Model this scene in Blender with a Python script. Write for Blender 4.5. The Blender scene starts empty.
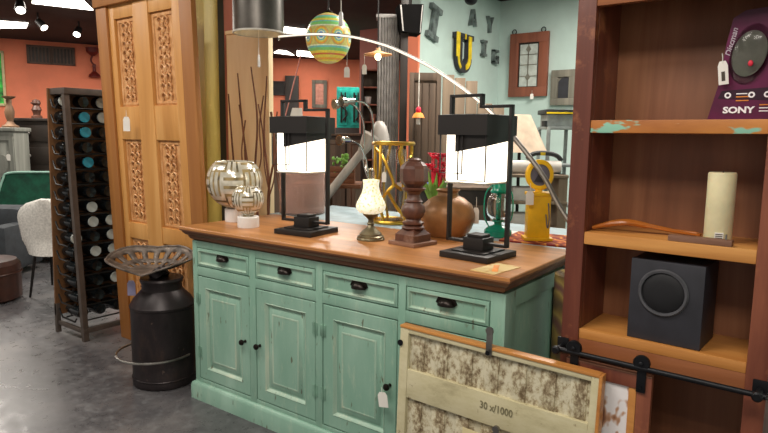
import bpy, bmesh, math, random
from mathutils import Vector, Matrix
random.seed(7)
PI = math.pi
COL = bpy.context.scene.collection

# ---------------------------------------------------------------- camera
F, YAW, PITCH, ROLL = 611.96, .6299, .1302, .0130
CAM = Vector((2.5704, -1.8885, 1.3591))
cy, sy, cp, sp = math.cos(YAW), math.sin(YAW), math.cos(PITCH), math.sin(PITCH)
FWD = Vector((-sy * cp, cy * cp, -sp)); _r = Vector((cy, sy, 0)); _u = _r.cross(FWD)
RIGHT = _r * math.cos(ROLL) + _u * math.sin(ROLL); UP = -_r * math.sin(ROLL) + _u * math.cos(ROLL)
def ray(u, v): return FWD + RIGHT * ((u - 384) / F) - UP * ((v - 216.5) / F)
def P(u, v, d): return CAM + ray(u, v) * d                       # point at depth d (metres)
def onz(u, v, z): r = ray(u, v); return CAM + r * ((z - CAM.z) / r.z)
def ony(u, v, y): r = ray(u, v); return CAM + r * ((y - CAM.y) / r.y)
def onx(u, v, x): r = ray(u, v); return CAM + r * ((x - CAM.x) / r.x)
cam_data = bpy.data.cameras.new('camera'); cam = bpy.data.objects.new('camera', cam_data); COL.objects.link(cam)
M3 = Matrix((RIGHT, UP, -FWD)).transposed(); cam.matrix_world = Matrix.Translation(CAM) @ M3.to_4x4()
cam_data.sensor_width = 36; cam_data.lens = F * 36 / 768; cam_data.clip_start = .05
bpy.context.scene.camera = cam

# ---------------------------------------------------------------- materials
def lin(c):
    if isinstance(c, str): c = [int(c[i:i + 2], 16) / 255 for i in (0, 2, 4)]
    return tuple((x / 12.92 if x <= .04045 else ((x + .055) / 1.055) ** 2.4) for x in c) + (1,)
MATS = {}
class NT:
    def __init__(s, name):
        s.m = bpy.data.materials.new(name); s.m.use_nodes = True; s.t = s.m.node_tree
        s.b = s.t.nodes['Principled BSDF']; MATS[name] = s.m
    def n(s, typ, **kw):
        nd = s.t.nodes.new('ShaderNode' + typ)
        for k, v in kw.items():
            if k.startswith('i_'): nd.inputs[k[2:].replace('_', ' ')].default_value = v
            else: setattr(nd, k, v)
        return nd
    def l(s, a, b): s.t.links.new(a, b)
    def co(s, scale=(1, 1, 1), rot=(0, 0, 0), uv=False):
        c = s.n('TexCoord'); mp = s.n('Mapping'); s.l(c.outputs['UV' if uv else 'Object'], mp.inputs['Vector'])
        mp.inputs['Scale'].default_value = scale; mp.inputs['Rotation'].default_value = rot
        return mp.outputs[0]
    def noise(s, vec, scale, detail=4, rough=.55, dist=0):
        n = s.n('TexNoise'); s.l(vec, n.inputs['Vector'])
        n.inputs['Scale'].default_value = scale; n.inputs['Detail'].default_value = detail
        n.inputs['Roughness'].default_value = rough; n.inputs['Distortion'].default_value = dist
        return n.outputs['Fac']
    def ramp(s, fac, stops, const=False):
        r = s.n('ValToRGB'); s.l(fac, r.inputs[0]); e = r.color_ramp.elements
        if const: r.color_ramp.interpolation = 'CONSTANT'
        while len(e) < len(stops): e.new(.5)
        for i, (p, c) in enumerate(stops):
            e[i].position = p; e[i].color = lin(c) if not isinstance(c, float) else (c, c, c, 1)
        return r.outputs[0]
    def mix(s, fac, a, b, mode='MIX'):
        m = s.n('Mix', data_type='RGBA', blend_type=mode)
        for sock, v in ((m.inputs[0], fac), (m.inputs[6], a), (m.inputs[7], b)):
            if hasattr(v, 'links'): s.l(v, sock)
            elif isinstance(v, (int, float)): sock.default_value = v
            else: sock.default_value = lin(v)
        return m.outputs[2]
    def math(s, op, a, b=0., c=0.):
        m = s.n('Math', operation=op)
        for i, v in enumerate((a, b, c)):
            if hasattr(v, 'links'): s.l(v, m.inputs[i])
            else: m.inputs[i].default_value = v
        return m.outputs[0]
    def bump(s, h, st=.3, d=.005):
        b = s.n('Bump'); b.inputs['Strength'].default_value = st; b.inputs['Distance'].default_value = d
        s.l(h, b.inputs['Height']); s.l(b.outputs[0], s.b.inputs['Normal'])
    def base(s, c):
        if hasattr(c, 'links'): s.l(c, s.b.inputs['Base Color'])
        else: s.b.inputs['Base Color'].default_value = lin(c)
    def fin(s, rough=.5, metal=0, **kw):
        s.b.inputs['Roughness'].default_value = rough; s.b.inputs['Metallic'].default_value = metal
        for k, v in kw.items(): s.b.inputs[k.replace('_', ' ')].default_value = v
        return s.m
def plain(name, c, rough=.5, metal=0, var=.12, scale=14, **kw):
    t = NT(name); n = t.noise(t.co(), scale)
    c0 = [int(c[i:i + 2], 16) / 255 for i in (0, 2, 4)]
    a = [max(0, x * (1 - var)) for x in c0]; b = [min(1, x * (1 + var)) for x in c0]
    t.base(t.mix(t.ramp(n, [(.3, 0.), (.7, 1.)]), a, b)); return t.fin(rough, metal, **kw)
def wood(name, dark, light, axis=2, scale=9, stretch=.07, rough=.45, mid=None, bump=.15, wear=None):
    t = NT(name); sc = [1, 1, 1]; sc[axis] = stretch
    v = t.co(tuple(sc)); n = t.noise(v, scale, 6, .65, .6); n2 = t.noise(v, scale * 6, 3, .6)
    st = [(.28, dark), (.72, light)]
    if mid: st = [(.28, dark), (.5, mid), (.72, light)]
    c = t.ramp(n, st); c = t.mix(t.math('MULTIPLY', n2, .35), c, dark)
    if wear:
        w = t.noise(t.co(), 5, 5, .7); c = t.mix(t.ramp(w, [(.56, 0.), (.66, .75)]), c, wear)
    t.base(c); t.bump(n2, bump, .004); return t.fin(rough)
def glow(name, c, st, base='FFFFFF'):
    t = NT(name); t.base(base); t.b.inputs['Emission Color'].default_value = lin(c)
    t.b.inputs['Emission Strength'].default_value = st; return t.fin(.5)
def clear(name, c='FFFFFF', rough=.03, ior=1.2, alpha=.35):
    t = NT(name); t.base(c); t.b.inputs['Transmission Weight'].default_value = 1; t.b.inputs['IOR'].default_value = ior
    return t.fin(rough)

def teal_paint(name, stops, pale, amt):
    t = NT(name); v = t.co((1, 1, .25)); c = t.ramp(t.noise(t.co((1, 1, .3)), 6, 5), stops)
    rub = t.noise(v, 26, 6, .75); c = t.mix(t.ramp(rub, [(.54, 0.), (.72, amt)]), c, pale)
    chip = t.noise(t.co((1, 1, .3)), 40, 2, .5); msk = t.noise(t.co(), 6, 2)
    k = t.math('MULTIPLY', t.ramp(chip, [(.66, 0.), (.7, .85)]), t.ramp(msk, [(.45, 0.), (.52, 1.)]))
    c = t.mix(k, c, '5E5A46'); t.base(c); t.bump(rub, .12, .003); return t.fin(.42)
teal_paint('teal_paint', [(.3, '7CA490'), (.55, '8CB09D'), (.75, '9CBDAB')], 'B6C6B0', .5)
teal_paint('worn_teal_paint', [(.3, '86AA96'), (.55, 'A2BCA8'), (.75, 'BCCAB4')], 'D2CFB2', .7)
wood('top_wood', '8E5A32', 'D89C62', axis=0, scale=9, rough=.36, mid='BC8048')
wood('top_edge_wood', '5A3620', 'A8754C', axis=0, scale=12, rough=.4, mid='80543A')
wood('carved_door_wood', 'B27838', 'E2AC68', axis=2, scale=6, rough=.42, mid='CC924E')
wood('carved_relief_wood', 'A8703C', 'EEBE88', axis=2, scale=26, stretch=.6, rough=.45, mid='D49C64', bump=.5)
wood('door_frame_wood', '955E2C', 'C68E4E', axis=2, scale=6, rough=.45, mid='A46B34')
wood('bookcase_wood', '4C251B', '94573E', axis=2, scale=7, rough=.4, mid='6C3728', wear='A06542')
wood('bookcase_back_wood', '6A4028', 'B07A55', axis=2, scale=6, stretch=.06, rough=.5, mid='8E5C3E')
wood('bookcase_rail_wood', '7A452A', 'C4844E', axis=0, scale=7, rough=.4, mid='A0633A')
wood('shelf_wood', 'A2632C', 'E0A45C', axis=0, scale=8, rough=.38, mid='C88A48')
wood('dark_turned_wood', '42281F', '80543F', axis=2, scale=14, stretch=.3, rough=.42, mid='5E3A2D', wear='8E7262')
wood('brown_rough_wood', '4A3322', '8A6A4C', axis=2, scale=8, rough=.7)
wood('dark_shutter_wood', '40342A', '7A6654', axis=2, scale=8, rough=.7)
wood('plank_wood', '6A5A4A', 'A8947C', axis=2, scale=6, rough=.8)
wood('panel_beige_wood', 'D4B484', 'F6E2B8', axis=2, scale=4, stretch=.12, rough=.5, mid='E8CFA0')
wood('black_wood', '17120F', '33281F', axis=2, scale=8, rough=.5)
wood('rustic_tray_wood', '6A4432', '99735C', axis=0, scale=14, rough=.6)
wood('grey_cabinet_wood', '5F605A', '989A90', axis=2, scale=10, rough=.7)
wood('redbrown_frame_wood', '6B3A2A', '97573F', axis=2, scale=8, rough=.5)
wood('grey_frame_wood', '5C584E', '8F8A7C', axis=2, scale=8, rough=.7)
wood('twig_bark', '4E2C1C', '8C5A3C', axis=2, scale=30, rough=.7)
wood('olive_column_wood', 'A08C44', 'D8C266', axis=2, scale=6, stretch=.15, rough=.5, mid='BCA854', wear='D4C070')
wood('crate_wood', '5A3420', '8E5A38', axis=0, scale=9, rough=.7)
wood('oar_wood', '8E4A18', 'D9822E', axis=0, scale=12, rough=.3)
def shelf_paint():
    t = NT('chipped_paint_shelf_wood'); v = t.co((.35, 1, 1)); c = t.ramp(t.noise(v, 9, 5), [(.3, '8E4E26'), (.7, 'C8823E')])
    k = t.noise(t.co((.5, 1, 1.2)), 10, 4, .6); c = t.mix(t.ramp(k, [(.565, 0.), (.59, 1.)]), c, '8CC0A8')
    k2 = t.noise(t.co((.6, 1, 1)), 23, 3, .6); c = t.mix(t.ramp(k2, [(.64, 0.), (.68, .8)]), c, 'D8C8A8')
    t.base(c); return t.fin(.45)
shelf_paint()
def floor_mat():
    t = NT('polished_concrete'); n = t.noise(t.co(), 1.6, 6, .62, .5); c = t.ramp(n, [(.3, '39383A'), (.5, '525052'), (.72, '767271')])
    n2 = t.noise(t.co(), 16, 5, .7); c = t.mix(t.ramp(n2, [(.5, 0.), (.8, .5)]), c, '8A8B8C')
    n3 = t.noise(t.co((1, 1, 1)), 5, 2); c = t.mix(t.ramp(n3, [(.68, 0.), (.72, .2)]), c, '2A2A2B')
    t.base(c); t.l(t.ramp(n2, [(.3, .22), (.8, .5)]), t.b.inputs['Roughness']); return t.m
floor_mat()
plain('ceiling_dark', '2A2220', .9, var=.15, scale=3)
def wallpaint(name, c, var=.05): return plain(name, c, .7, var=var, scale=2)
wallpaint('orange_wall', 'EE8662'); wallpaint('teal_wall', 'BCD0C9'); wallpaint('pink_brown_wall', 'A8685A')
plain('black_metal', '1A1715', .42, .3); plain('black_lamp', '191411', .5); plain('speaker_black', '0E0D0D', .95, Specular_IOR_Level=.1); plain('dark_iron', '15161A', .45, .5)
plain('bronze_dark', '231C18', .35, .7); plain('steel', '8F8C86', .3, .9); plain('chrome', 'CFCBC4', .12, 1.)
plain('pole_steel', '77716A', .4, .5); plain('galvanised', 'A09C98', .45, .25)
plain('rack_metal', '544A43', .5, .3); plain('rack_board', '6E4A2A', .6)
plain('hinge_metal', '7FA490', .45, .3)
plain('white_ceramic', 'E4E2DE', .45, var=.03); plain('white_boucle', 'C9C6BF', .95, var=.1, scale=60)
plain('tag_paper', 'E8E4DC', .7, var=.03); plain('tag_lilac', 'B9B4D8', .7, var=.04); plain('string', 'D8D4CA', .8)
plain('cream_paper', 'D9CB9C', .7, var=.05); plain('ink', '4A4238', .8); plain('faded_ink', '7A7458', .8); plain('white_ink', 'F2F0F2', .6, var=.02)
plain('orange_ink', 'E08A30', .6)
plain('green_velvet', '0F4A36', .8, var=.2); plain('green_piping', '8FB8A8', .7); plain('slate_fabric', '34383C', .9)
plain('brown_leather', '3C2219', .35, var=.2); plain('bronze_vessel', '94683F', .38, .2, var=.25, scale=7)
plain('gold_metal', 'C9A040', .3, .85); plain('yellow_paint', 'EAB61A', .4, var=.06); plain('pump_grey', '5D5A66', .5)
plain('flower_red', 'C4203A', .5, var=.25); plain('leaf_green', '6E9A45', .5, var=.25); plain('blue_cloth', '2C3E9A', .6)
plain('turquoise_paint', '16A89A', .5, var=.15); plain('teal_letter_dark', '66706E', .5, .3, var=.35); plain('letter_yellow', 'E2C21C', .45)
plain('charcoal', '2B2B31', .5); plain('speaker_ring', '56565A', .45, .4); plain('speaker_grille', '17171A', .6, .2); plain('wax', 'D9CFA6', .5, var=.05, Subsurface_Weight=.15)
plain('purple_card', '5A0F3C', .35, var=.3, scale=5); plain('grey_ink', 'B8A8B4', .6); plain('purple_dark', '2E0A22', .35)
plain('pale_blue_table', '9FB2B8', .5, var=.08); plain('grey_metal_paint', '8F9694', .5, .2); plain('beige_linen', 'D3BDA6', .85, var=.06)
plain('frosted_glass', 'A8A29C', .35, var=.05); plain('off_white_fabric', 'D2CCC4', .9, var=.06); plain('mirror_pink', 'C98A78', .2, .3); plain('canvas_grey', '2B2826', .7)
plain('green_picture', '2E9A3A', .6, var=.7, scale=8); plain('shade_metal', '5E5A55', .35, .75, var=.2, scale=6)
plain('shade_lining', 'C9C4B8', .6); plain('pendant_tan', 'C99A70', .5); plain('vent_brown', '5A463A', .7)
plain('dark_tool', '2A2C2C', .5); plain('teal_bottle', '2E8CA0', .15, var=.2); plain('dark_bottle', '14181A', .12)
plain('pale_bottle', 'B9BEB8', .2, var=.1); plain('figurine_brown', '4A2A1C', .5); plain('red_lamp', '6A1C14', .5)
plain('white_glass_cap', 'E8E8E2', .4); plain('green_glass_paint', '178A6E', .15, var=.1)
clear('clear_glass', ior=1.4); clear('smoky_glass', 'DCC4BA', .12, 1.1); MATS['smoky_glass'].node_tree.nodes['Principled BSDF'].inputs['Transmission Weight'].default_value = .72; clear('disc_plastic', 'B9BDB4', .12, 1.25)
glow('lamp_diffuser', 'FFF1DA', 2.4, 'F4EEE0'); glow('ceiling_panel', 'FFF6EA', 9.); glow('led_strip', 'FFF2DE', .85, 'E8E2D8')
glow('bulb', 'FFD9A0', 14.); glow('spot_bulb', 'FFF4E4', 7.)
def mosaic_lamp():
    t = NT('mosaic_white_glass'); v = t.n('TexVoronoi'); t.l(t.co(), v.inputs['Vector']); v.inputs['Scale'].default_value = 85
    c = t.ramp(v.outputs['Distance'], [(.0, '5E7A3A'), (.22, 'C9C79A'), (.45, 'EDE8C8'), (.8, 'F6F1DA')]); t.base(c)
    t.l(c, t.b.inputs['Emission Color']); t.b.inputs['Emission Strength'].default_value = .7; return t.fin(.25)
mosaic_lamp()
def globe_mosaic():
    t = NT('striped_mosaic_glass'); u = t.n('SeparateXYZ'); t.l(t.co((9, 5, 1), uv=True), u.inputs[0])
    fx, fy = t.math('FRACT', u.outputs[0]), t.math('FRACT', u.outputs[1])
    par = t.math('MODULO', t.math('ADD', t.math('FLOOR', u.outputs[0]), t.math('FLOOR', u.outputs[1])), 2.)
    f = t.mix(par, t.mix(0., (0, 0, 0), (0, 0, 0)), (1, 1, 1))
    sx = t.math('GREATER_THAN', t.math('FRACT', t.math('MULTIPLY', fx, 3.)), .38); sy_ = t.math('GREATER_THAN', t.math('FRACT', t.math('MULTIPLY', fy, 3.)), .38)
    st = t.math('ADD', t.math('MULTIPLY', sx, par), t.math('MULTIPLY', sy_, t.math('SUBTRACT', 1., par)))
    n = t.noise(t.co(), 25, 2); hi = t.mix(t.ramp(n, [(.35, 0.), (.65, 1.)]), 'EAE4D2', 'C9C3B0')
    lo = t.mix(t.ramp(t.noise(t.co(), 14, 2), [(.4, 0.), (.6, 1.)]), 'A08C62', '5E5646')
    t.base(t.mix(st, lo, hi)); t.l(t.math('MULTIPLY', st, .35), t.b.inputs['Metallic']); return t.fin(.16)
globe_mosaic()
def pendant_mosaic():
    t = NT('banded_mosaic_glass'); u = t.n('SeparateXYZ'); t.l(t.co(uv=True), u.inputs[0]); U, V = u.outputs[0], u.outputs[1]
    tan, yel, grn, tur, red, org, blu, pal = 'C9B878', 'D9C84A', '6FC06A', '58B8B4', 'C8603A', 'E09A3A', '3E8CC8', 'DDE3C0'
    bands = [(0, tan), (.12, yel), (.16, org), (.2, yel), (.25, red), (.275, yel), (.31, grn), (.35, tur), (.375, pal), (.39, 'C8C06A'),
             (.62, pal), (.64, grn), (.68, tur), (.7, yel), (.74, grn), (.77, tur), (.81, org), (.83, tan), (.88, yel), (.92, tan)]
    c = t.ramp(V, bands, True)
    fu = t.math('SUBTRACT', t.math('FRACT', t.math('MULTIPLY', U, 8.)), .5); dv = t.math('MULTIPLY', t.math('SUBTRACT', V, .505), 3.9)
    d = t.math('SQRT', t.math('ADD', t.math('MULTIPLY', fu, fu), t.math('MULTIPLY', dv, dv)))
    med = t.ramp(d, [(0, pal), (.07, blu), (.15, pal), (.21, tur), (.27, yel), (.35, org), (.43, '9AA878')], True)
    c = t.mix(t.math('LESS_THAN', d, .46), c, med)
    v = t.n('TexVoronoi'); t.l(t.co(), v.inputs['Vector']); v.inputs['Scale'].default_value = 70
    c = t.mix(t.math('MULTIPLY', v.outputs['Distance'], .45), c, '8A7A4A')
    t.base(c); t.l(c, t.b.inputs['Emission Color']); t.b.inputs['Emission Strength'].default_value = .35; return t.fin(.3)
pendant_mosaic()
def tin_panel():
    t = NT('flaking_paint_panel'); w = t.n('TexWave', wave_type='BANDS', bands_direction='X'); t.l(t.co(), w.inputs['Vector'])
    w.inputs['Scale'].default_value = 3.4; w.inputs['Distortion'].default_value = 2.; w.inputs['Detail'].default_value = 3
    n = t.noise(t.co((1, 1, .7)), 52, 7, .74); k = t.math('ADD', t.math('MULTIPLY', n, 1.), t.math('MULTIPLY', w.outputs['Fac'], .1))
    c = t.ramp(k, [(.4, '6A583E'), (.49, '96866A'), (.55, 'BAAF90'), (.63, 'CFC8AE')]); t.base(c); t.bump(k, .4, .004); return t.fin(.7)
tin_panel()
def old_cream():
    t = NT('aged_cream_paint'); c = t.ramp(t.noise(t.co((.4, 1, 1)), 9, 6, .7), [(.3, 'A49A78'), (.45, 'C2B994'), (.7, 'D4CCAC')])
    k = t.noise(t.co(), 30, 4, .7); c = t.mix(t.ramp(k, [(.63, 0.), (.7, .8)]), c, '7A6648'); t.base(c); return t.fin(.6)
old_cream()
def hide_panel():
    t = NT('white_patchy_panel'); c = t.ramp(t.noise(t.co((1, 1, .7)), 11, 3, .6), [(.4, '8A5C42'), (.43, 'C09474'), (.46, 'F0EDED')]); t.base(c); return t.fin(.7)
hide_panel()
def kilim():
    t = NT('kilim_weave'); w = t.n('TexWave', wave_type='BANDS', bands_direction='DIAGONAL'); t.l(t.co(), w.inputs['Vector'])
    w.inputs['Scale'].default_value = 4; w.inputs['Distortion'].default_value = 5; w.inputs['Detail Scale'].default_value = 3
    c = t.ramp(w.outputs['Fac'], [(0, '7A2E1E'), (.35, 'C4622A'), (.6, 'E09A3E'), (.85, '8A2A22')]); t.base(c); return t.fin(.9)
kilim()
def rolled():
    t = NT('tan_woven_rug'); w = t.n('TexWave', wave_type='BANDS', bands_direction='DIAGONAL'); t.l(t.co(), w.inputs['Vector'])
    w.inputs['Scale'].default_value = 4; w.inputs['Distortion'].default_value = 4; w.inputs['Detail'].default_value = 3
    c = t.ramp(w.outputs['Fac'], [(0, '5A4A34'), (.4, '87703C'), (.7, '9A8548'), (1, '6A4A40')]); t.base(c); return t.fin(.9)
rolled()
def canmetal():
    t = NT('rusty_dark_can'); n = t.noise(t.co((1, 1, .5)), 7, 6, .7); c = t.ramp(n, [(.3, '1D191A'), (.55, '30292A'), (.75, '4A3A34')])
    n2 = t.noise(t.co(), 26, 3, .6); c = t.mix(t.ramp(n2, [(.66, 0.), (.72, .6)]), c, '6E5A50'); t.base(c); return t.fin(.4, .45)
canmetal()
plain('worn_cast_iron', '5E544C', .5, .35, var=.35, scale=20)
def coursed():
    t = NT('greywood_stump'); t.base(t.ramp(t.noise(t.co((1, 1, .2)), 12, 5), [(.3, '8E8880'), (.7, 'C4BCB2')])); return t.fin(.8)
coursed()
def card_art():
    t = NT('carton_card'); t.base(t.mix(t.ramp(t.noise(t.co(), 14, 2), [(.55, 0.), (.6, .8)]), 'D8BE80', 'C89A5A')); return t.fin(.6)
card_art()

# ---------------------------------------------------------------- mesh builder
class MB:
    def __init__(s): s.b = bmesh.new(); s.uv = s.b.loops.layers.uv.new('UVMap')
    def _v(s, p, M): return s.b.verts.new(M @ Vector(p) if M else p)
    def box(s, x0, x1, y0, y1, z0, z1, bev=0, M=None):
        v = [s._v(p, M) for p in ((x0, y0, z0), (x1, y0, z0), (x1, y1, z0), (x0, y1, z0), (x0, y0, z1), (x1, y0, z1), (x1, y1, z1), (x0, y1, z1))]
        f = [s.b.faces.new([v[i] for i in q]) for q in ((0, 3, 2, 1), (4, 5, 6, 7), (0, 1, 5, 4), (1, 2, 6, 5), (2, 3, 7, 6), (3, 0, 4, 7))]
        if bev:
            es = {e for x in f for e in x.edges}
            bmesh.ops.bevel(s.b, geom=list(es), offset=bev, segments=2, affect='EDGES', profile=.6)
        return s
    def ring(s, pts, M=None): return [s._v(p, M) for p in pts]
    def loft(s, rings, cap0=True, cap1=True, closed=True, M=None):
        R = [s.ring(r, M) for r in rings]; n = len(R[0])
        for a, b in zip(R, R[1:]):
            for i in range(n if closed else n - 1):
                j = (i + 1) % n; s.b.faces.new((a[i], a[j], b[j], b[i]))
        if cap0: s.b.faces.new(list(reversed(R[0])))
        if cap1: s.b.faces.new(R[-1])
        return s
    def rects(s, x0, x1, z0, z1, prof, M=None):      # concentric rectangles in the xz plane: prof of (inset, y)
        return s.loft([[(x0 + i, y, z0 + i), (x1 - i, y, z0 + i), (x1 - i, y, z1 - i), (x0 + i, y, z1 - i)] for i, y in prof], M=M)
    def lathe(s, prof, n=32, c=(0, 0, 0), M=None, cap=True):
        T = Matrix.Translation(c); T = M @ T if M else T
        L = [0]
        for a, b in zip(prof, prof[1:]): L.append(L[-1] + math.hypot(b[0] - a[0], b[1] - a[1]))
        R = [[s._v((max(r, 1e-4) * math.cos(2 * PI * i / n), max(r, 1e-4) * math.sin(2 * PI * i / n), z), T) for i in range(n)] for r, z in prof]
        for k, (a, b) in enumerate(zip(R, R[1:])):
            for i in range(n):
                j = (i + 1) % n; f = s.b.faces.new((a[i], a[j], b[j], b[i]))
                for lp, (uu, vv) in zip(f.loops, ((i, k), (i + 1, k), (i + 1, k + 1), (i, k + 1))): lp[s.uv].uv = (uu / n, L[vv] / L[-1])
        if cap: s.b.faces.new(list(reversed(R[0]))); s.b.faces.new(R[-1])
        return s
    def cyl(s, p0, p1, r0, r1=None, n=20, cap=True):
        p0, p1 = Vector(p0), Vector(p1); d = p1 - p0
        return s.lathe([(r0, 0), (r0 if r1 is None else r1, d.length)], n, M=Matrix.Translation(p0) @ d.to_track_quat('Z', 'Y').to_matrix().to_4x4(), cap=cap)
    def tube(s, pts, r, n=10, closed=False, flat=None):
        pts = [Vector(p) for p in pts]; m = len(pts); rs = r if isinstance(r, (list, tuple)) else [r] * m
        R = []; up = None
        for i, p in enumerate(pts):
            a = pts[(i - 1) % m] if closed or i else p; b = pts[(i + 1) % m] if closed or i < m - 1 else p
            t = (b - a).normalized()
            if up is None: up = t.orthogonal().normalized()
            up = (up - t * up.dot(t)).normalized(); w = t.cross(up)
            R.append([p + up * (rs[i] * math.cos(2 * PI * k / n)) + w * (rs[i] * math.sin(2 * PI * k / n)) for k in range(n)])
        if closed: R.append(R[0])
        return s.loft(R, not closed, not closed)
    def prism(s, poly, y0, y1, M=None):              # polygon in xz extruded along y
        return s.loft([[(x, y0, z) for x, z in poly], [(x, y1, z) for x, z in poly]], M=M)
    def sphere(s, c, r, n=24, m=14, sc=(1, 1, 1), M=None, t0=0, t1=PI):
        prof = [(r * math.sin(t0 + (t1 - t0) * i / m), -r * math.cos(t0 + (t1 - t0) * i / m)) for i in range(m + 1)]
        T = Matrix.Translation(c) @ Matrix.Diagonal((*sc, 1)); return s.lathe(prof, n, M=(M @ T if M else T))
    def build(s, name, m, parent=None, loc=None, rz=0, ang=35):
        bmesh.ops.remove_doubles(s.b, verts=s.b.verts, dist=2e-5); bmesh.ops.recalc_face_normals(s.b, faces=s.b.faces)
        me = bpy.data.meshes.new(name); s.b.to_mesh(me); s.b.free(); me.materials.append(MATS[m])
        me.polygons.foreach_set('use_smooth', [True] * len(me.polygons)); me.set_sharp_from_angle(angle=math.radians(ang))
        o = bpy.data.objects.new(name, me); COL.objects.link(o)
        if parent: o.parent = parent
        if loc is not None: o.location = loc
        o.rotation_euler.z = rz; return o
def tag(o, label=None, cat=None, group=None, kind=None):
    for k, v in (('label', label), ('category', cat), ('group', group), ('kind', kind)):
        if v: o[k] = v
    return o
def thing(name, label, cat, loc=(0, 0, 0), rz=0, group=None):
    o = bpy.data.objects.new(name, None); o.empty_display_size = .1; COL.objects.link(o); o.location = loc; o.rotation_euler.z = rz
    return tag(o, label, cat, group)
def struct(name, mb, m): return tag(mb.build(name, m), kind='structure')
def copy_tree(o, parent=None):
    c = o.copy(); COL.objects.link(c)
    if parent: c.parent = parent
    for ch in list(o.children): copy_tree(ch, c)
    return c
def Rz(a): return Matrix.Rotation(a, 4, 'Z')
def arcpts(f, n): return [f(i / n) for i in range(n + 1)]
def smooth(pts, k=6):                                # Catmull-Rom
    pts = [Vector(p) for p in pts]; q = [pts[0] * 2 - pts[1]] + pts + [pts[-1] * 2 - pts[-2]]; out = []
    for i in range(1, len(q) - 2):
        for j in range(k):
            t = j / k; a, b, c, d = q[i - 1:i + 3]
            out.append(.5 * ((2 * b) + (c - a) * t + (2 * a - 5 * b + 4 * c - d) * t * t + (3 * b - a - 3 * c + d) * t ** 3))
    return out + [pts[-1]]
def text_mesh(name, s, size, m, parent, loc, rot=(PI / 2, 0, 0), depth=.0006, bold=0, shear=0, sx=1):
    cu = bpy.data.curves.new(name, 'FONT'); cu.body = s; cu.size = size; cu.extrude = depth; cu.offset = bold; cu.shear = shear
    cu.align_x = 'CENTER'; cu.align_y = 'CENTER'; cu.resolution_u = 3
    t = bpy.data.objects.new(name, cu); COL.objects.link(t); dg = bpy.context.evaluated_depsgraph_get()
    me = bpy.data.meshes.new_from_object(t.evaluated_get(dg)); bpy.data.objects.remove(t); me.materials.clear(); me.materials.append(MATS[m])
    o = bpy.data.objects.new(name, me); COL.objects.link(o); o.parent = parent; o.location = loc; o.rotation_euler = rot; o.scale = (sx, 1, 1); return o

# ---------------------------------------------------------------- setting
H = 2.9
struct('floor', MB().box(-12, 5, -5, 13, -.1, 0), 'polished_concrete')
struct('ceiling', MB().box(-12, 5, -5, 13, H, H + .1), 'ceiling_dark')
def wall(name, a, b, m, t=.1, z1=H):
    a, b = Vector((*a, 0)), Vector((*b, 0)); d = (b - a).normalized(); n = Vector((d.y, -d.x, 0)) * t
    struct(name, MB().loft([[a, b, b - n, a - n], [p + Vector((0, 0, z1)) for p in (a, b, b - n, a - n)]]), m)
wall('wall_left', (-11.2, -2.2), (-6.77, 7.0), 'orange_wall')
wall('wall_back', (-6.77, 7.0), (-.9, 11.7), 'orange_wall')
struct('wall_right', MB().box(-.64, 3.6, 4.72, 4.82, 0, H), 'teal_wall')
struct('wall_divider', MB().box(-.74, -.64, 3.05, 4.82, 0, H), 'teal_wall')
struct('wall_end', MB().box(-.82, -.74, 3.02, 4.82, 0, 2.45).box(-.74, -.639, 3.02, 3.05, 0, 2.45), 'orange_wall')
struct('wall_side', MB().box(3.5, 3.6, -1, 4.72, 0, H), 'teal_wall')
# a lower reddish partition stub, far behind the metal column
p = P(360, 19, 8.1); q = P(377, 20, 8.1)
struct('wall_partition', MB().box(p.x, q.x + .1, p.y, p.y + .12, 0, 2.75), 'pink_brown_wall')

# ---------------------------------------------------------------- teal sideboard
W, D = 1.70, .55
sb = thing('sideboard', 'long distressed teal sideboard with four drawers, four doors and brown wood top', 'sideboard')
MB().box(0, W, .02, D, .06, .83, .002).build('body', 'teal_paint', sb)
ff = MB(); q = W / 4
for a, b in ((0, .034), (q - .006, q + .036), (2 * q - .012, 2 * q + .026), (3 * q - .008, 3 * q + .026), (W - .044, W)): ff.box(a, b, 0, .03, .09, .83, .002)
for a, b in ((.09, .112), (.655, .7), (.797, .83)): ff.box(.03, W - .03, .001, .03, a, b, .002)
ff.build('face_frame', 'teal_paint', sb)
MB().box(W - .001, W + .012, .0, .085, .09, .83, .002).box(W - .001, W + .012, D - .08, D, .09, .83, .002).box(W - .001, W + .012, .085, D - .08, .77, .83, .002).build('side_frame', 'teal_paint', sb)
MB().loft([[(-.018 + i, -.018 + i, z), (W + .018 - i, -.018 + i, z), (W + .018 - i, D, z), (-.018 + i, D, z)] for i, z in ((0, 0), (0, .075), (.006, .086), (.016, .093))]).build('plinth', 'teal_paint', sb)
pr = [(.008, .828), (.004, .834), (-.006, .838), (-.012, .848), (-.014, .856), (-.026, .862), (-.034, .872), (-.036, .878), (-.043, .88), (-.0445, .886), (-.043, .8985), (-.041, .9)]
MB().loft([[(e, e, z), (W - e, e, z), (W - e, .6, z), (e, .6, z)] for e, z in pr[:-2]]).build('top_moulding', 'top_edge_wood', sb)
MB().loft([[(e, e, z), (W - e, e, z), (W - e, .6, z), (e, .6, z)] for e, z in ((-.044, .8865), (-.044, .897), (-.041, .9))]).build('top', 'top_wood', sb)
xs = [(.038, .416), (q + .04, 2 * q - .016), (2 * q + .03, 3 * q - .012), (3 * q + .03, W - .048)]
dr_pulls = []
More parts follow.
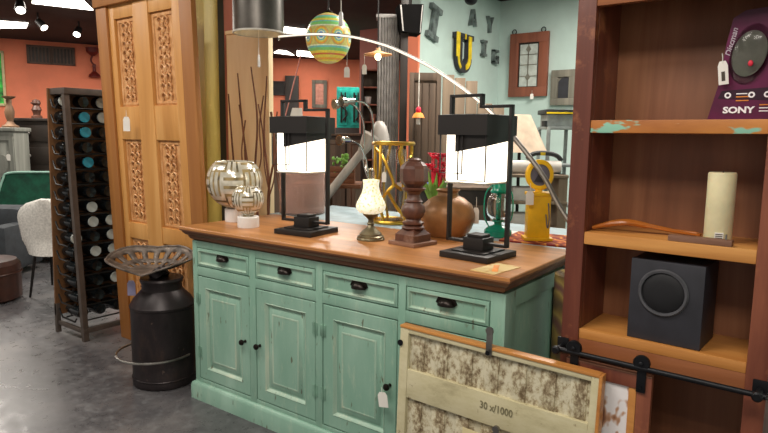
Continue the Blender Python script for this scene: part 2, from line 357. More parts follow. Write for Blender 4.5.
for k, (a, b) in enumerate(xs):
    d = MB().rects(a, b, .704, .794, [(.001, .03), (0, .004), (.002, .0), (.012, -.003), (.014, .006)]).build('drawer', 'teal_paint', sb)
    MB().loft([[(a + i, y, .704 + i), (b - i, y, .704 + i), (b - i, y, .794 - i), (a + i, y, .794 - i)] for i, y in ((.011, -.0036), (.0135, -.0036), (.018, .004), (.0225, .005))], False, False).build('moulding', 'worn_teal_paint', d)
    cx, cz = (a + b) / 2, .762
    pm = MB(); pm.prism([(cx - .044, cz - .003), (cx - .034, cz + .017), (cx + .034, cz + .017), (cx + .044, cz - .003), (cx + .03, cz - .015), (cx - .03, cz - .015)], .0, .008)
    nu, nv = 14, 7; g = []
    for i in range(nu + 1):
        th = PI * i / nu; g.append([(cx + .036 * math.cos(th), -.026 * math.sin(th) * math.sin(PI / 2 * j / nv + .02) + .002, cz - .012 + .026 * math.sin(th) * math.cos(PI / 2 * j / nv)) for j in range(nv + 1)])
    pm.loft(g, False, False, closed=False); pm.loft([[(x, y + .003 if y < -.001 else y, z) for x, y, z in r] for r in g], False, False, closed=False)
    pm.build('cup_handle', 'bronze_dark', d)
for k, (a, b) in enumerate(xs):
    d = MB().rects(a, b, .116, .65, [(.001, .03), (0, .004), (.002, .001), (.058, .001), (.064, .012), (.078, .012), (.082, .009), (.104, .003), (.107, .003)]).build('door', 'teal_paint', sb)
    MB().loft([[(a + i, y, .116 + i), (b - i, y, .116 + i), (b - i, y, .65 - i), (a + i, y, .65 - i)] for i, y in ((.055, .0005), (.057, -.001), (.06, .001), (.066, .0095), (.07, .0115))], False, False).build('moulding', 'worn_teal_paint', d)
    MB().loft([[(a + i, y, .116 + i), (b - i, y, .116 + i), (b - i, y, .65 - i), (a + i, y, .65 - i)] for i, y in ((.1, .0035), (.1035, .0018), (.108, .0018), (.11, .0028))], False, False).build('panel_edge', 'worn_teal_paint', d)
    kx = b - .03 if k in (0, 2) else a + .022
    MB().lathe([(.004, 0), (.008, .001), (.006, .008), (.0055, .014), (.012, .02), (.0145, .027), (.012, .033), (.005, .036)], 18, M=Matrix.Translation((kx, .002, .383)) @ Matrix.Rotation(PI / 2, 4, 'X')).build('knob', 'bronze_dark', d)
    hx = a if k in (0, 2) else b
    for hz in (.255, .535):
        hm = MB()
        for s_ in (-1, 1): hm.box(hx + s_ * .009 - .007, hx + s_ * .009 + .007, -.002, .004, hz - .026, hz + .026, .001)
        hm.cyl((hx, -.003, hz - .03), (hx, -.003, hz + .03), .004, n=10).build('hinge', 'hinge_metal', d)

# price tags hang from things, so each is a thing of its own
def price_tag(label, top, d, w=.03, h=.05, string=.04, m='tag_paper', face=None, tilt=0., name='price_tag', barcode=False):
    o = thing(name, label, 'price tag', top)
    yaw = YAW if face is None else face
    M = Rz(yaw) @ Matrix.Rotation(tilt, 4, 'Y')
    MB().prism([(-w * .3, 0), (w * .3, 0), (w / 2, -h * .2), (w / 2, -h), (-w / 2, -h), (-w / 2, -h * .2)], -.0012, .0012, M=M @ Matrix.Translation((0, 0, -string))).build('card', m, o)
    MB().tube([M @ Vector((0, 0, 0)), M @ Vector((.001, -.002, -string * .5)), M @ Vector((0, -.001, -string - h * .12))], .0012, 6).build('string', 'string', o)
    if barcode: MB().box(-w * .18, w * .18, -.0018, -.0012, -h * .85, -h * .45, M=M @ Matrix.Translation((0, 0, -string))).build('barcode', 'ink', o)
    return o
price_tag('white price tag hanging from the third door knob of the teal sideboard', (1.225, -.045, .388), 0, .042, .06, .02, face=.1, tilt=-.15)

# ---------------------------------------------------------------- on the sideboard
ZT = .9
def table_lamp(label, c, rz):
    o = thing('table_lamp', label, 'table lamp', (c[0], c[1], ZT), rz, 'pair of black lantern lamps on the sideboard')
    s = .108
    MB().box(-s, s, -s, s, 0, .024, .003).build('base', 'black_lamp', o)
    MB().box(-.075, .075, -.075, .075, .024, .03, .002).build('base_step', 'black_lamp', o)
    MB().box(-.045, .045, -.04, .04, .03, .078, .003).build('plinth', 'black_lamp', o)
    MB().box(-.034, .034, -.03, .03, .078, .09, .002).build('plinth_cap', 'black_lamp', o)
    fr = MB(); L = .132; b = .0055
    def bar(x0, z0, x1, z1): fr.box(min(x0, x1) - b, max(x0, x1) + b, -.011, .011, min(z0, z1) - b, max(z0, z1) + b, .001)
    zs = .575; zt = .618; xm = .005
    bar(-L, .055, L, .055); bar(-L, .055, -L, zt); bar(-L, zt, xm, zt); bar(xm, zs, xm, zt); bar(xm, zs, L, zs); bar(L, .055, L, zs)
    fro = fr.build('frame', 'black_lamp', o, (-.008, 0, 0))
    h = .108; hz0, hz1 = .468, .542; OX = -.02
    hd = MB()
    hd.loft([[(-h, -h, hz0), (h, -h, hz0), (h, h, hz0), (-h, h, hz0)], [(-h, -h, hz1), (h, -h, hz1), (h, h, hz1), (-h, h, hz1)],
             [(-h + .035, -h + .035, hz1 + .004), (h - .035, -h + .035, hz1 + .004), (h - .035, h - .035, hz1 + .004), (-h + .035, h - .035, hz1 + .004)]], cap0=False)
    hd.loft([[(-h + .004, -h + .004, hz0), (h - .004, -h + .004, hz0), (h - .004, h - .004, hz0), (-h + .004, h - .004, hz0)], [(-h + .004, -h + .004, hz1 - .004), (h - .004, -h + .004, hz1 - .004), (h - .004, h - .004, hz1 - .004), (-h + .004, h - .004, hz1 - .004)]], cap0=False)
    hd.build('hood', 'black_lamp', o, (OX, 0, 0))
    e = .088
    MB().box(-e, e, -e, e, .292, .53, .012).build('diffuser', 'lamp_diffuser', o, (OX + .004, 0, 0))
    MB().box(-e - .001, e + .001, -e - .001, e + .001, .286, .2925, .003).build('diffuser_rim', 'shade_lining', o, (OX + .004, 0, 0))
    # slanted black screen round two faces of the diffuser
    k = e + .003
    MB().prism([(-.04, .405), (k, .428), (k, .53), (-.04, .53)], -k - .004, -k).build('slanted_screen', 'black_lamp', o, (OX + .004, 0, 0))
    MB().prism([(-k - .004, .428), (k, .45), (k, .53), (-k - .004, .53)], -.002, .002, M=Matrix.Translation((k + .002, 0, 0)) @ Rz(PI / 2)).build('slanted_screen', 'black_lamp', o, (OX + .004, 0, 0))
    for x0, x1, y, z0, z1 in ((-.1, .0, -.1, .325, .475), (-.02, .1, -.098, .30, .475)):
        MB().tube([(x0, y, z1), (x0, y, z0), (x1, y, z0), (x1, y, z1)], .003, 6).build('wire_panel', 'black_lamp', o, (OX, 0, 0))
    return o
table_lamp('black lantern table lamp further left, standing just right of the two mosaic globes', (.58, .218), math.radians(5))
table_lamp('black lantern table lamp further right, in front of the yellow gas pump', (1.487, .222), math.radians(-5))

def globe(label, c, R, zc, br, bh, flat):
    o = thing('globe_vase', label, 'vase', (c[0], c[1], ZT), .3, 'mosaic globe vases on white stands')
    MB().lathe([(br * .98, 0), (br, .004), (br, bh - .004), (br * .94, bh)], 36).build('stand', 'white_ceramic', o)
    t1 = flat; prof = [(R * math.sin(t), zc - R * .98 * math.cos(t)) for t in [.35 + (PI - .35 - t1) * i / 22 for i in range(23)]]
    prof = [(br * .5, bh - .002)] + prof; re = prof[-1]
    prof += [(re[0] - .006, re[1] + .001), (re[0] - .01, re[1] - .004), (R * .8, zc + R * .3), (R * .85, zc - R * .2), (R * .5, zc - R * .75), (0, zc - R * .85)]
    MB().lathe(prof, 48).build('globe', 'striped_mosaic_glass', o); return o
globe('larger flat-topped mosaic glass globe on a white stand, at the sideboard left end', (.02, .262), .146, .212, .054, .07, .72)
globe('smaller mosaic glass globe on a white stand, in front of the larger globe', (.232, .165), .08, .142, .054, .055, .7)

v = thing('mosaic_lamp', 'small glowing white mosaic glass lamp on a bronze foot', 'table lamp', (.93, .262, ZT))
MB().lathe([(.062, 0), (.063, .006), (.058, .012), (.06, .017), (.05, .022), (.05, .028), (.034, .044), (.018, .056), (.013, .066), (.018, .072), (.012, .08), (.012, .09), (.02, .1), (.034, .112), (.036, .118)], 32).build('foot', 'bronze_dark', v)
MATS['bronze_pale'] = plain('bronze_pale', '6E6650', .35, .7, var=.3)
v.children[0].data.materials[0] = MATS['bronze_pale']
MB().lathe([(.034, .118), (.052, .124), (.064, .138), (.067, .152), (.062, .17), (.05, .192), (.04, .215), (.035, .24), (.037, .268), (.034, .268), (.031, .24), (.036, .215), (.046, .192), (.058, .17), (.062, .152), (.03, .128)], 36).build('shade', 'mosaic_white_glass', v)
MB().lathe([(.016, .235), (.016, .3), (.012, .315), (.004, .32)], 20).build('chimney', 'clear_glass', v)

bl = thing('baluster_candlestick', 'dark turned wood baluster post candlestick with carved octagonal block', 'candlestick', (1.139, .288, ZT), math.radians(-9))
MB().box(-.075, .075, -.075, .075, 0, .016, .003).build('base_board', 'rustic_tray_wood', bl)
MB().loft([[(-.054 + i, -.054 + i, z), (.054 - i, -.054 + i, z), (.054 - i, .054 - i, z), (-.054 + i, .054 - i, z)] for i, z in ((0, .016), (0, .045), (.012, .058), (.022, .07))]).build('foot_block', 'dark_turned_wood', bl)
MB().lathe([(.03, .06), (.046, .068), (.05, .074), (.046, .08), (.036, .084), (.046, .09), (.047, .096), (.036, .102), (.032, .11), (.046, .125), (.052, .145), (.048, .165), (.036, .178), (.034, .182), (.04, .186), (.036, .19), (.029, .2), (.027, .215), (.034, .228), (.05, .236), (.052, .242), (.046, .246)], 36).build('turned_post', 'dark_turned_wood', bl)
def octo(r, z, ch): return [(x * r, y * r, z) for x, y in ((1, -ch), (1, ch), (ch, 1), (-ch, 1), (-1, ch), (-1, -ch), (-ch, -1), (ch, -1))]
MB().loft([octo(.032, .246, .42), octo(.05, .264, .42), octo(.054, .275, .5), octo(.054, .325, .5), octo(.05, .338, .42), octo(.034, .354, .42), octo(.028, .356, .42)]).lathe([(.028, .354), (.03, .364), (.02, .37), (.018, .366)], 24).build('block', 'dark_turned_wood', bl, rz=.35, ang=12)

pt = thing('brown_pot', 'round brown metal pot standing behind the right black lantern lamp', 'pot', (1.135, .585, ZT))
MB().lathe([(.075, 0), (.09, .004), (.113, .035), (.128, .08), (.128, .11), (.112, .15), (.078, .178), (.05, .19), (.047, .205), (.057, .216), (.055, .219), (.042, .205), (.045, .188), (.1, .148), (.118, .09), (.07, .012), (0, .01)], 48).build('body', 'bronze_vessel', pt)

# table behind
BT = .897
bt = thing('console_table', 'pale blue grey painted table standing behind the teal sideboard', 'table', (-.1, .62, 0))
MB().box(0, 1.84, .0, .58, BT - .03, BT, .003).build('tabletop', 'pale_blue_table', bt)
for x, y in ((.03, .03), (1.81, .03), (.03, .55), (1.81, .55)): MB().box(x - .025, x + .025, y - .025, y + .025, 0, BT - .03, .003).build('leg', 'pale_blue_table', bt)
MB().box(.05, 1.79, .04, .06, BT - .12, BT - .03, .002).build('apron', 'pale_blue_table', bt)

gv = thing('glass_vase', 'wide clear glass cylinder vase behind the left black lantern lamp', 'vase', (.035, .76, BT))
MB().lathe([(.125, 0), (.135, .004), (.135, .27), (.131, .27), (.13, .012), (0, .012)], 48).build('vessel', 'smoky_glass', gv)

gb = thing('hurricane_holder', 'gold branching metal hurricane holder with glass cylinder inside', 'candle holder', (.675, .79, BT)); gb.scale = (1.15, 1.15, 1.36)
R0 = .082
for z, r, n in ((.0, .09, 'base_ring'), (.305, .094, 'top_ring')):
    MB().tube([((r) * math.cos(2 * PI * i / 36), r * math.sin(2 * PI * i / 36), z + .008) for i in range(36)], .0075, 8, True).build(n, 'gold_metal', gb)
MB().lathe([(.085, .004), (.085, .01), (0, .01)], 36).build('base_plate', 'gold_metal', gb)
def gpt(a, z): return (R0 * math.cos(a) * 1.06, R0 * math.sin(a) * 1.06, z)
va = YAW - PI / 2
for k, pts in enumerate([[(-1.35, .31), (-1.4, .2), (-1.1, .16), (-.8, .19), (-.75, .31)], [(-.5, .01), (-.7, .08), (-.3, .13), (.0, .16), (-.3, .22), (-.6, .26), (-1.2, .29)],
                         [(0, .16), (.5, .14), (.5, .21), (.3, .27), (.45, .31)], [(-.3, .13), (.2, .07), (.7, .03), (.9, .01)], [(.5, .21), (.9, .25), (1.3, .27), (1.3, .31)],
                         [(-1.3, .01), (-1.2, .07), (-.7, .08)], [(.7, .03), (1.1, .1), (1.3, .2), (1.3, .27)], [(1.7, .01), (2., .15), (1.8, .31)], [(2.6, .01), (2.3, .15), (2.7, .31)], [(3.4, .01), (3.7, .15), (3.3, .31)], [(4.2, .01), (4.3, .15), (4.6, .31)]]):
    MB().tube(smooth([gpt(va + a, z) for a, z in pts]), .007, 8).build('branch', 'gold_metal', gb)
MB().lathe([(.06, .012), (.062, .29), (.059, .29), (.057, .014)], 36).build('glass_cylinder', 'clear_glass', gb)
price_tag('small white tag dangling inside the gold hurricane holder', Vector((.71, .66, BT + .31)), 0, .022, .052, .03)

ln = thing('oil_lantern', 'green based oil lantern with clear glass globe', 'lantern', (1.318, .745, BT))
MB().lathe([(.062, 0), (.066, .006), (.064, .028), (.05, .042), (.03, .05), (.018, .056), (.018, .066), (.028, .07), (.028, .08)], 32).build('fuel_tank', 'green_glass_paint', ln)
MB().lathe([(.03, .08), (.05, .1), (.058, .13), (.055, .165), (.04, .2), (.035, .205), (.038, .2), (.052, .165), (.055, .13), (.047, .1), (.028, .082)], 32).build('glass_globe', 'clear_glass', ln)
for s_ in (-1, 1): MB().tube(smooth([(s_ * .04, 0, .04), (s_ * .066, 0, .1), (s_ * .062, 0, .2), (s_ * .025, 0, .25)]), .0035, 8).build('side_tube', 'green_glass_paint', ln)
MB().lathe([(.036, .205), (.042, .212), (.034, .225), (.03, .25), (.036, .255), (.02, .268), (.004, .272)], 28).build('cap', 'green_glass_paint', ln)
MB().cyl((0, 0, .07), (0, 0, .2), .012, n=16).build('burner', 'green_glass_paint', ln)
ln.rotation_euler.z = YAW
price_tag('white tag on a string beside the green oil lantern', Vector((1.255, .64, BT + .19)), 0, .028, .075, .05)

rg = MB().box(-.16, .17, -.0, .3, 0, .008, .002).build('kilim_cloth', 'kilim_weave', None, (1.545, .635, BT), .12); tag(rg, 'orange and red kilim cloth lying under the yellow gas pump', 'cloth')
gp = thing('gas_pump', 'small yellow model gas pump with round top sign', 'ornament', (1.52, .725, BT + .009), YAW - .05); gp.scale = (.9, .9, 1)
MB().box(-.07, .07, -.05, .05, 0, .014, .003).build('base', 'yellow_paint', gp)
MB().box(-.055, .055, -.042, .042, .014, .2, .004).box(-.061, .061, -.047, .047, .2, .215, .003).build('body', 'yellow_paint', gp)
MB().cyl((0, 0, .215), (0, 0, .235), .018).build('neck', 'yellow_paint', gp)
Mx = Matrix.Translation((0, .02, .292)) @ Matrix.Rotation(PI / 2, 4, 'X')
MB().lathe([(.045, 0), (.062, 0), (.068, .006), (.068, .034), (.062, .04), (.048, .04), (.048, .0)], 40, M=Mx, cap=False).build('globe_ring', 'yellow_paint', gp)
MB().lathe([(.048, .008), (.048, .033)], 40, M=Mx).build('globe_face', 'pump_grey', gp)
MB().tube(smooth([(.04, -.048, .17), (.045, -.058, .1), (.04, -.052, .06), (.03, -.05, .12)]), .003, 8).build('hose', 'pump_grey', gp)
MB().prism([(-.03, .262), (.03, .262), (0, .31)], -.022, -.0195).build('triangle_mark', 'charcoal', gp)
price_tag('white price tag hanging on the yellow gas pump', Vector((1.515, .64, BT + .268)), 0, .034, .06, .035)
tag(MB().box(-.09, .09, -.05, .07, 0, .003).build('paper_sheet', 'tag_paper', None, (1.395, .885, BT), .3), 'pale paper sheet on the back table beside the green lantern', 'paper')
ic = thing('printed_card', 'tan printed card lying flat at the right front corner of the sideboard', 'card', (1.642, .06, ZT), -.12)
MB().box(-.05, .05, -.085, .085, 0, .002).build('card', 'carton_card', ic)
MB().box(-.01, .01, -.055, .055, .002, .0026, M=Rz(.5)).build('printed_stripe', 'orange_ink', ic)

tw = []
for k, (x, y, pts) in enumerate([(-.54, .78, [(0, 0, 0), (.02, 0, .5), (-.03, 0, .9), (-.08, .01, 1.25), (-.1, 0, 1.62)]), (-.47, .8, [(0, 0, 0), (-.02, 0, .6), (.0, 0, 1.0), (-.06, 0, 1.4), (-.1, 0, 1.75)]),
                                 (-.38, .78, [(0, 0, 0), (.03, 0, .6), (-.02, 0, 1.05), (.01, .0, 1.45), (-.04, 0, 1.78)]), (-.33, .8, [(0, 0, 0), (.0, 0, .6), (.04, 0, 1.0), (.0, 0, 1.35), (.03, 0, 1.72)]),
                                 (-.27, .77, [(0, 0, 0), (.03, 0, .5), (0, 0, .95), (.06, 0, 1.25), (.04, 0, 1.5)]), (-.22, .79, [(0, 0, 0), (.03, 0, .5), (.05, 0, .95), (.03, 0, 1.2), (.07, 0, 1.42)])]):
    names = ['leftmost of the bare branches, leaning left', 'second bare branch from the left, tall and leaning', 'third bare branch from the left, the tallest one', 'fourth bare branch from the left, tall with an s bend', 'fifth bare branch from the left, short', 'rightmost of the bare branches, short and close to the lamp']
    o = thing('bare_branch', names[k] + ' behind the mosaic globes', 'branch', (x, y, 0), 0, 'bare branches in front of the beige panel')
    pp = smooth(pts, 7); n = len(pp); MB().tube(pp, [.012 - .008 * i / n for i in range(n)], 7).build('stem', 'twig_bark', o)
    b0 = Vector(pts[2]); MB().tube(smooth([b0, b0 + Vector((.05 * (-1) ** k, .01, .16)), b0 + Vector((.05 * (-1) ** k, .0, .36)), b0 + Vector((.09 * (-1) ** k, 0, .55))]), .0045, 6).build('twig', 'twig_bark', o)

# ---------------------------------------------------------------- rolled rug between sideboard and bookcase
rr = thing('rolled_rug', 'tan patterned rolled rug standing between the sideboard and the bookcase', 'rug', (1.835, .36, 0))
MB().lathe([(.075, 0), (.084, .005), (.084, .855), (.075, .86), (.06, .855), (.05, .86), (.03, .855), (0, .86)], 36).build('roll', 'tan_woven_rug', rr)

# ---------------------------------------------------------------- bookcase
BA = -.0356
bk = thing('bookcase', 'tall reddish brown reclaimed wood bookcase with black sliding barn rail', 'bookcase', (1.989, -.076, 0), BA)
WI, SL, SR, DB = .446, .054, .05, .22
TOP = 2.1
MB().box(-SL, 0, 0, .03, 0, TOP, .003).build('stile', 'bookcase_wood', bk)
MB().box(WI, WI + SR, 0, .03, 0, TOP, .003).build('stile', 'bookcase_wood', bk)
MB().box(-SL + .004, 0, .03, DB, 0, TOP, .002).build('side_panel', 'bookcase_wood', bk)
MB().box(WI, WI + SR - .004, .03, DB, 0, TOP, .002).build('side_panel', 'bookcase_wood', bk)
MB().box(-SL + .004, WI + SR - .004, DB, DB + .015, 0, TOP, .001).build('back_panel', 'bookcase_back_wood', bk)
MB().box(0, WI, .002, .028, 1.735, TOP, .003).build('top_rail', 'bookcase_rail_wood', bk)
MB().box(-.07, WI + .07, -.03, DB + .02, TOP, TOP + .04, .004).build('top_board', 'bookcase_rail_wood', bk)
MB().box(0, WI, .004, DB, 1.377, 1.414, .003).build('shelf', 'chipped_paint_shelf_wood', bk)
MB().box(0, WI, .002, DB, 1.047, 1.084, .003).build('shelf', 'shelf_wood', bk)
MB().box(0, WI, .003, DB, .756, .786, .003).build('shelf', 'shelf_wood', bk)
MB().box(0, WI, .004, .026, .70, .756, .002).build('apron', 'bookcase_rail_wood', bk)
MB().box(0, WI, .004, DB, .1, .13, .002).build('bottom_board', 'bookcase_wood', bk)
rl = MB().cyl((-.055, -.045, .7235), (.5, -.045, .7235), .0078, n=14).build('barn_rail', 'dark_iron', bk)
for x in (-.045, .482):
    MB().cyl((x, 0, .7235), (x, -.048, .7235), .008, n=12).box(x - .018, x + .018, -.006, .0, .70, .75, .003).lathe([(.013, 0), (.013, .008), (.009, .012)], 16, M=Matrix.Translation((x, -.054, .7235)) @ Matrix.Rotation(PI / 2, 4, 'X')).build('rail_bracket', 'dark_iron', rl)
bd = MB()
bd.box(-.02, .02, -.034, -.014, .1, .695, .003).box(.188, .228, -.034, -.014, .1, .695, .003).box(.02, .188, -.034, -.014, .655, .695, .003).box(.02, .188, -.034, -.014, .1, .15, .003)
bdo = bd.build('barn_door', 'bookcase_wood', bk)
MB().box(.02, .188, -.026, -.018, .15, .655).build('door_inset', 'white_patchy_panel', bdo)
MB().box(.166, .187, -.031, -.02, .15, .655, .001).build('inset_batten', 'shelf_wood', bdo)
MB().box(-.02, .228, -.035, -.013, .695, .70, .001).build('top_edge_strip', 'rustic_tray_wood', bdo)
for x in (.006, .2):
    MB().box(x - .0125, x + .0125, -.042, -.034, .65, .735, .002).lathe([(.021, 0), (.023, .003), (.023, .012), (.021, .015)], 24, M=Matrix.Translation((x, -.0365, .738)) @ Matrix.Rotation(PI / 2, 4, 'X')).lathe([(.006, 0), (.006, .006), (.003, .008)], 12, M=Matrix.Translation((x, -.05, .738)) @ Matrix.Rotation(PI / 2, 4, 'X')).lathe([(.004, 0), (.004, .004)], 10, M=Matrix.Translation((x, -.042, .665)) @ Matrix.Rotation(PI / 2, 4, 'X')).build('hanger', 'dark_iron', bdo)

def onbook(x, y, z): return Vector((1.989, -.076, 0)) + Rz(BA) @ Vector((x, y, z))
# boxed electronics package on the top shelf
pk = thing('player_package', 'maroon carded blister pack with a portable player, on the top bookcase shelf', 'package', onbook(.37, .10, 1.4145), BA - .05)
poly = [(-.083, 0), (.075, 0), (.075, .29), (-.01, .285), (-.038, .268), (-.05, .2), (-.06, .1)]
MB().prism(poly, 0, .012).build('card', 'purple_card', pk)
MB().prism([(-.06, .058), (.075, .05), (.075, .085), (-.052, .078)], -.001, .0).build('printed_band', 'purple_dark', pk)
MB().sphere((0, 0, 0), 1, 36, 12, (.047, .026, .078), M=Matrix.Translation((.008, 0, .172)) @ Matrix.Rotation(.18, 4, 'Y')).build('blister', 'disc_plastic', pk)
MB().lathe([(.0, 0), (.04, .0), (.046, .004), (.046, .006), (0, .006)], 36, M=Matrix.Translation((.008, -.004, .172)) @ Matrix.Rotation(.18, 4, 'Y') @ Matrix.Scale(.85, 4) @ Matrix.Rotation(PI / 2, 4, 'X') @ Matrix.Diagonal((1, 1.5, 1, 1))).build('player', 'steel', pk)
text_mesh('brand_lettering', 'SONY', .023, 'white_ink', pk, (-.008, -.002, .026), bold=.0009, sx=1.2)
text_mesh('script_lettering', 'Discman', .021, 'grey_ink', pk, (-.037, -.002, .205), rot=(PI / 2, -1.4, 0), bold=.0003, shear=.3)
MB().sphere((.016, -.026, .145), .008, 10, 6, (.8, .4, 1)).build('red_sticker', 'flower_red', pk)
for x in (-.036, .02, .056):
    MB().lathe([(.004, 0), (.008, 0), (.008, .001), (.004, .001)], 20, M=Matrix.Translation((x, -.001, .066)) @ Matrix.Rotation(PI / 2, 4, 'X'), cap=False).build('printed_icon', 'white_ink', pk)
for z, w, m in ((.06, .03, 'orange_ink'), (.068, .026, 'white_ink'), (.05, .03, 'orange_ink'), (.022, .03, 'white_ink'), (.03, .034, 'white_ink'), (.038, .034, 'orange_ink')):
    x0 = -.016 if z > .045 else .04
    MB().box(x0, x0 + w, -.0016, 0, z, z + .0028).build('printed_line', m, pk)
price_tag('white barcode tag hanging on the maroon player package', onbook(.315, .085, 1.59), 0, .024, .062, .02, face=BA, tilt=-.12, barcode=True)

cd = thing('pillar_candle', 'tall cream pillar candle on the middle bookcase shelf', 'candle', onbook(.342, .075, 1.0845), .2)
MB().lathe([(.034, 0), (.035, .003), (.035, .186), (.033, .19), (.026, .188), (0, .186)], 40).build('wax_body', 'wax', cd)
MB().cyl((0, 0, .186), (.002, 0, .196), .0012, n=6).build('wick', 'ink', cd)
MB().box(-.01, .011, -.0362, -.034, .006, .03).build('sticker', 'tag_paper', cd)
for k in range(4): MB().box(-.008, .009, -.0368, -.036, .009 + k * .005, .0115 + k * .005).build('barcode_line', 'ink', cd)
ob = thing('wooden_holder', 'flat dark wooden block lying in front of the cream candle', 'incense holder', onbook(.31, .018, 1.0845), BA + .0)
MB().box(-.078, .078, -.014, .014, 0, .016, .002).build('block', 'rustic_tray_wood', ob)
MB().box(.06, .064, -.003, .003, .016, .03).build('pin', 'steel', ob)
wc = thing('wooden_spoon', 'two pronged curved orange wooden server lying on the middle bookcase shelf', 'utensil', onbook(.02, .09, 1.0845), BA)
for dz, dy in ((0, 0), (.001, -.04)):
    MB().tube(smooth([(-.012, dy, .008), (.03, dy, .022), (.08, dy * .7, .03), (.14, .01, .022), (.2, .03, .012), (.26, .04, .008)]), [.006] * 6 + [.008] * 12 + [.006] * 13, 8).build('prong', 'oar_wood', wc)
MB().loft([[(x, y0 + .012 * s_, z + t_) for s_, t_ in ((-1, 0), (1, 0), (1, .006), (-1, .006))] for x, y0, z in ((.1, .0, .024), (.15, .012, .018), (.2, .028, .01), (.27, .042, .004))]).build('handle', 'oar_wood', wc)

sk = thing('speaker_box', 'black cube loudspeaker with round grille on the bottom open bookcase shelf', 'speaker', onbook(.236, .092, .7865), BA - .03)
MB().box(-.098, .098, -.075, .085, .0, .235, .004).build('cabinet', 'charcoal', sk)
Ms = Matrix.Translation((-.006, -.0745, .146)) @ Matrix.Rotation(PI / 2, 4, 'X')
MB().lathe([(.066, 0), (.068, .004), (.064, .009), (.058, .008), (.057, .002)], 40, M=Ms, cap=False).build('grille_ring', 'speaker_ring', sk)
MB().lathe([(.058, .002), (.05, .006), (.03, .009), (.012, .01), (0, .01)], 40, M=Ms).build('grille', 'speaker_grille', sk)

# ---------------------------------------------------------------- leaning painted panel
LX, LZ = .7, .678
lp = thing('door_panel', 'weathered cream painted panelled door section leaning in front of the sideboard', 'door panel', (1.372, -.165, .013)); lp.rotation_euler = (math.radians(-1.2), .016, -.012)
MB().box(0, .035, 0, .03, 0, LZ, .002).build('stile', 'aged_cream_paint', lp)
MB().box(LX - .022, LX, 0, .03, 0, LZ, .002).build('stile', 'aged_cream_paint', lp)
for a, b in ((LZ - .018, LZ), (.425, .53), (.0, .09)): MB().box(.035, LX - .022, .001, .03, a, b, .003).build('rail', 'aged_cream_paint', lp)
for a, b in ((.53, LZ - .018), (.09, .425)):
    m = MB().box(.035, LX - .022, .016, .024, a, b)
    for k in range(7): m.box(.045 + k * .095, .095 + k * .095, .012, .018, a, b, .003)
    m.build('panel', 'flaking_paint_panel', lp)
MB().box(-.001, LX + .001, -.002, .033, LZ - .002, LZ + .008, .002).build('top_edge', 'shelf_wood', lp)
MB().box(LX, LX + .01, -.002, .033, 0, LZ + .006, .002).build('side_edge', 'shelf_wood', lp)
lt = MB().box(.338, .36, -.004, .0, LZ - .02, LZ + .062, .002).cyl((.349, -.008, LZ + .062), (.349, -.001, LZ + .062), .013, n=16).build('latch', 'steel', lp)
MB().lathe([(.004, 0), (.008, .004)], 12, M=Matrix.Translation((.349, -.008, LZ - .01)) @ Matrix.Rotation(PI / 2, 4, 'X')).build('latch_screw', 'dark_iron', lt)
MB().cyl((.003, -.004, .62), (.003, .001, .62), .011, n=14).build('side_knob', 'dark_iron', lp)
text_mesh('stencil_lettering', '30 x/1000', .034, 'faded_ink', lp, (.385, -.0003, .487), bold=.0004, sx=.85)
cdp = thing('paper_card', 'blank cream paper card clipped to the front of the leaning door panel', 'paper', (1.655, -.19, .21), -.012)
MB().prism([(0, 0), (.27, 0), (.27, .205), (0, .205)], 0, .0015, M=Matrix.Rotation(.04, 4, 'Y')).build('sheet', 'cream_paper', cdp)
MB().box(.12, .14, -.006, .004, .18, .225, .002).cyl((.13, -.008, .235), (.13, .002, .235), .012, n=16).build('clip', 'steel', cdp)

# ---------------------------------------------------------------- milk can stool
mc = thing('milk_can_stool', 'dark metal milk can stool with tractor seat and foot ring', 'stool', (-.325, .035, 0))
MB().lathe([(.155, 0), (.166, .006), (.168, .03), (.165, .04), (.166, .2), (.166, .425), (.17, .43), (.17, .442), (.164, .45), (.15, .475), (.115, .512), (.106, .522), (.104, .55), (.11, .562), (.114, .575), (.11, .585), (0, .585)], 48).build('can', 'rusty_dark_can', mc)
MB().tube([(.165 * math.cos(2 * PI * i / 40), .165 * math.sin(2 * PI * i / 40), .045) for i in range(40)], .005, 8, True).build('base_hoop', 'rusty_dark_can', mc)
rg_ = MB().tube([((.205) * math.cos(t) - .03, .205 * math.sin(t) - .03, .17) for t in [YAW + PI * (.72 + 1.2 * i / 30) for i in range(31)]], .0065, 8).build('foot_ring', 'steel', mc)
# tractor seat: a dished plate with raised rear rim and slots
def seat_pt(s_, a, dz=0):
    ca, sa = math.cos(a), math.sin(a); rr_ = .2 * (1 - .06 * math.cos(2 * a))
    if abs(((a + PI) % (2 * PI)) - PI) > 2.6: rr_ *= .96
    x, y = rr_ * s_ * 1.08 * sa, rr_ * s_ * -ca * .9
    back = max(0, y / .2)
    z = .018 + .035 * s_ ** 2 + .03 * abs(sa) * s_ ** 3 + .075 * back * s_ ** 2 - .035 * max(0, -y / .2) * s_ * (1 - abs(sa))
    return (x, y, z + dz)
st = MB(); N = 64; rings = [.03] + [i / 16 for i in range(1, 17)]
for dz in (0,):
    V = [[st.b.verts.new(seat_pt(s_, 2 * PI * k / N, dz)) for k in range(N)] for s_ in rings]
    for i in range(len(V) - 1):
        for k in range(N):
            a = (k + .5) / N * 2 * PI; hole = (11 <= i <= 13 and k % 4 in (1, 2) and 17 <= k <= 47) or (7 <= i <= 8 and k % 4 in (0, 1) and 12 <= k <= 52)
            if not hole: st.b.faces.new((V[i][k], V[i][(k + 1) % N], V[i + 1][(k + 1) % N], V[i + 1][k]))
    st.b.faces.new(list(reversed(V[0])))
so = st.build('tractor_seat', 'worn_cast_iron', mc, (-.07, -.02, .6), YAW + .1)
so.modifiers.new('thickness', 'SOLIDIFY').thickness = .007; so.modifiers['thickness'].offset = 0
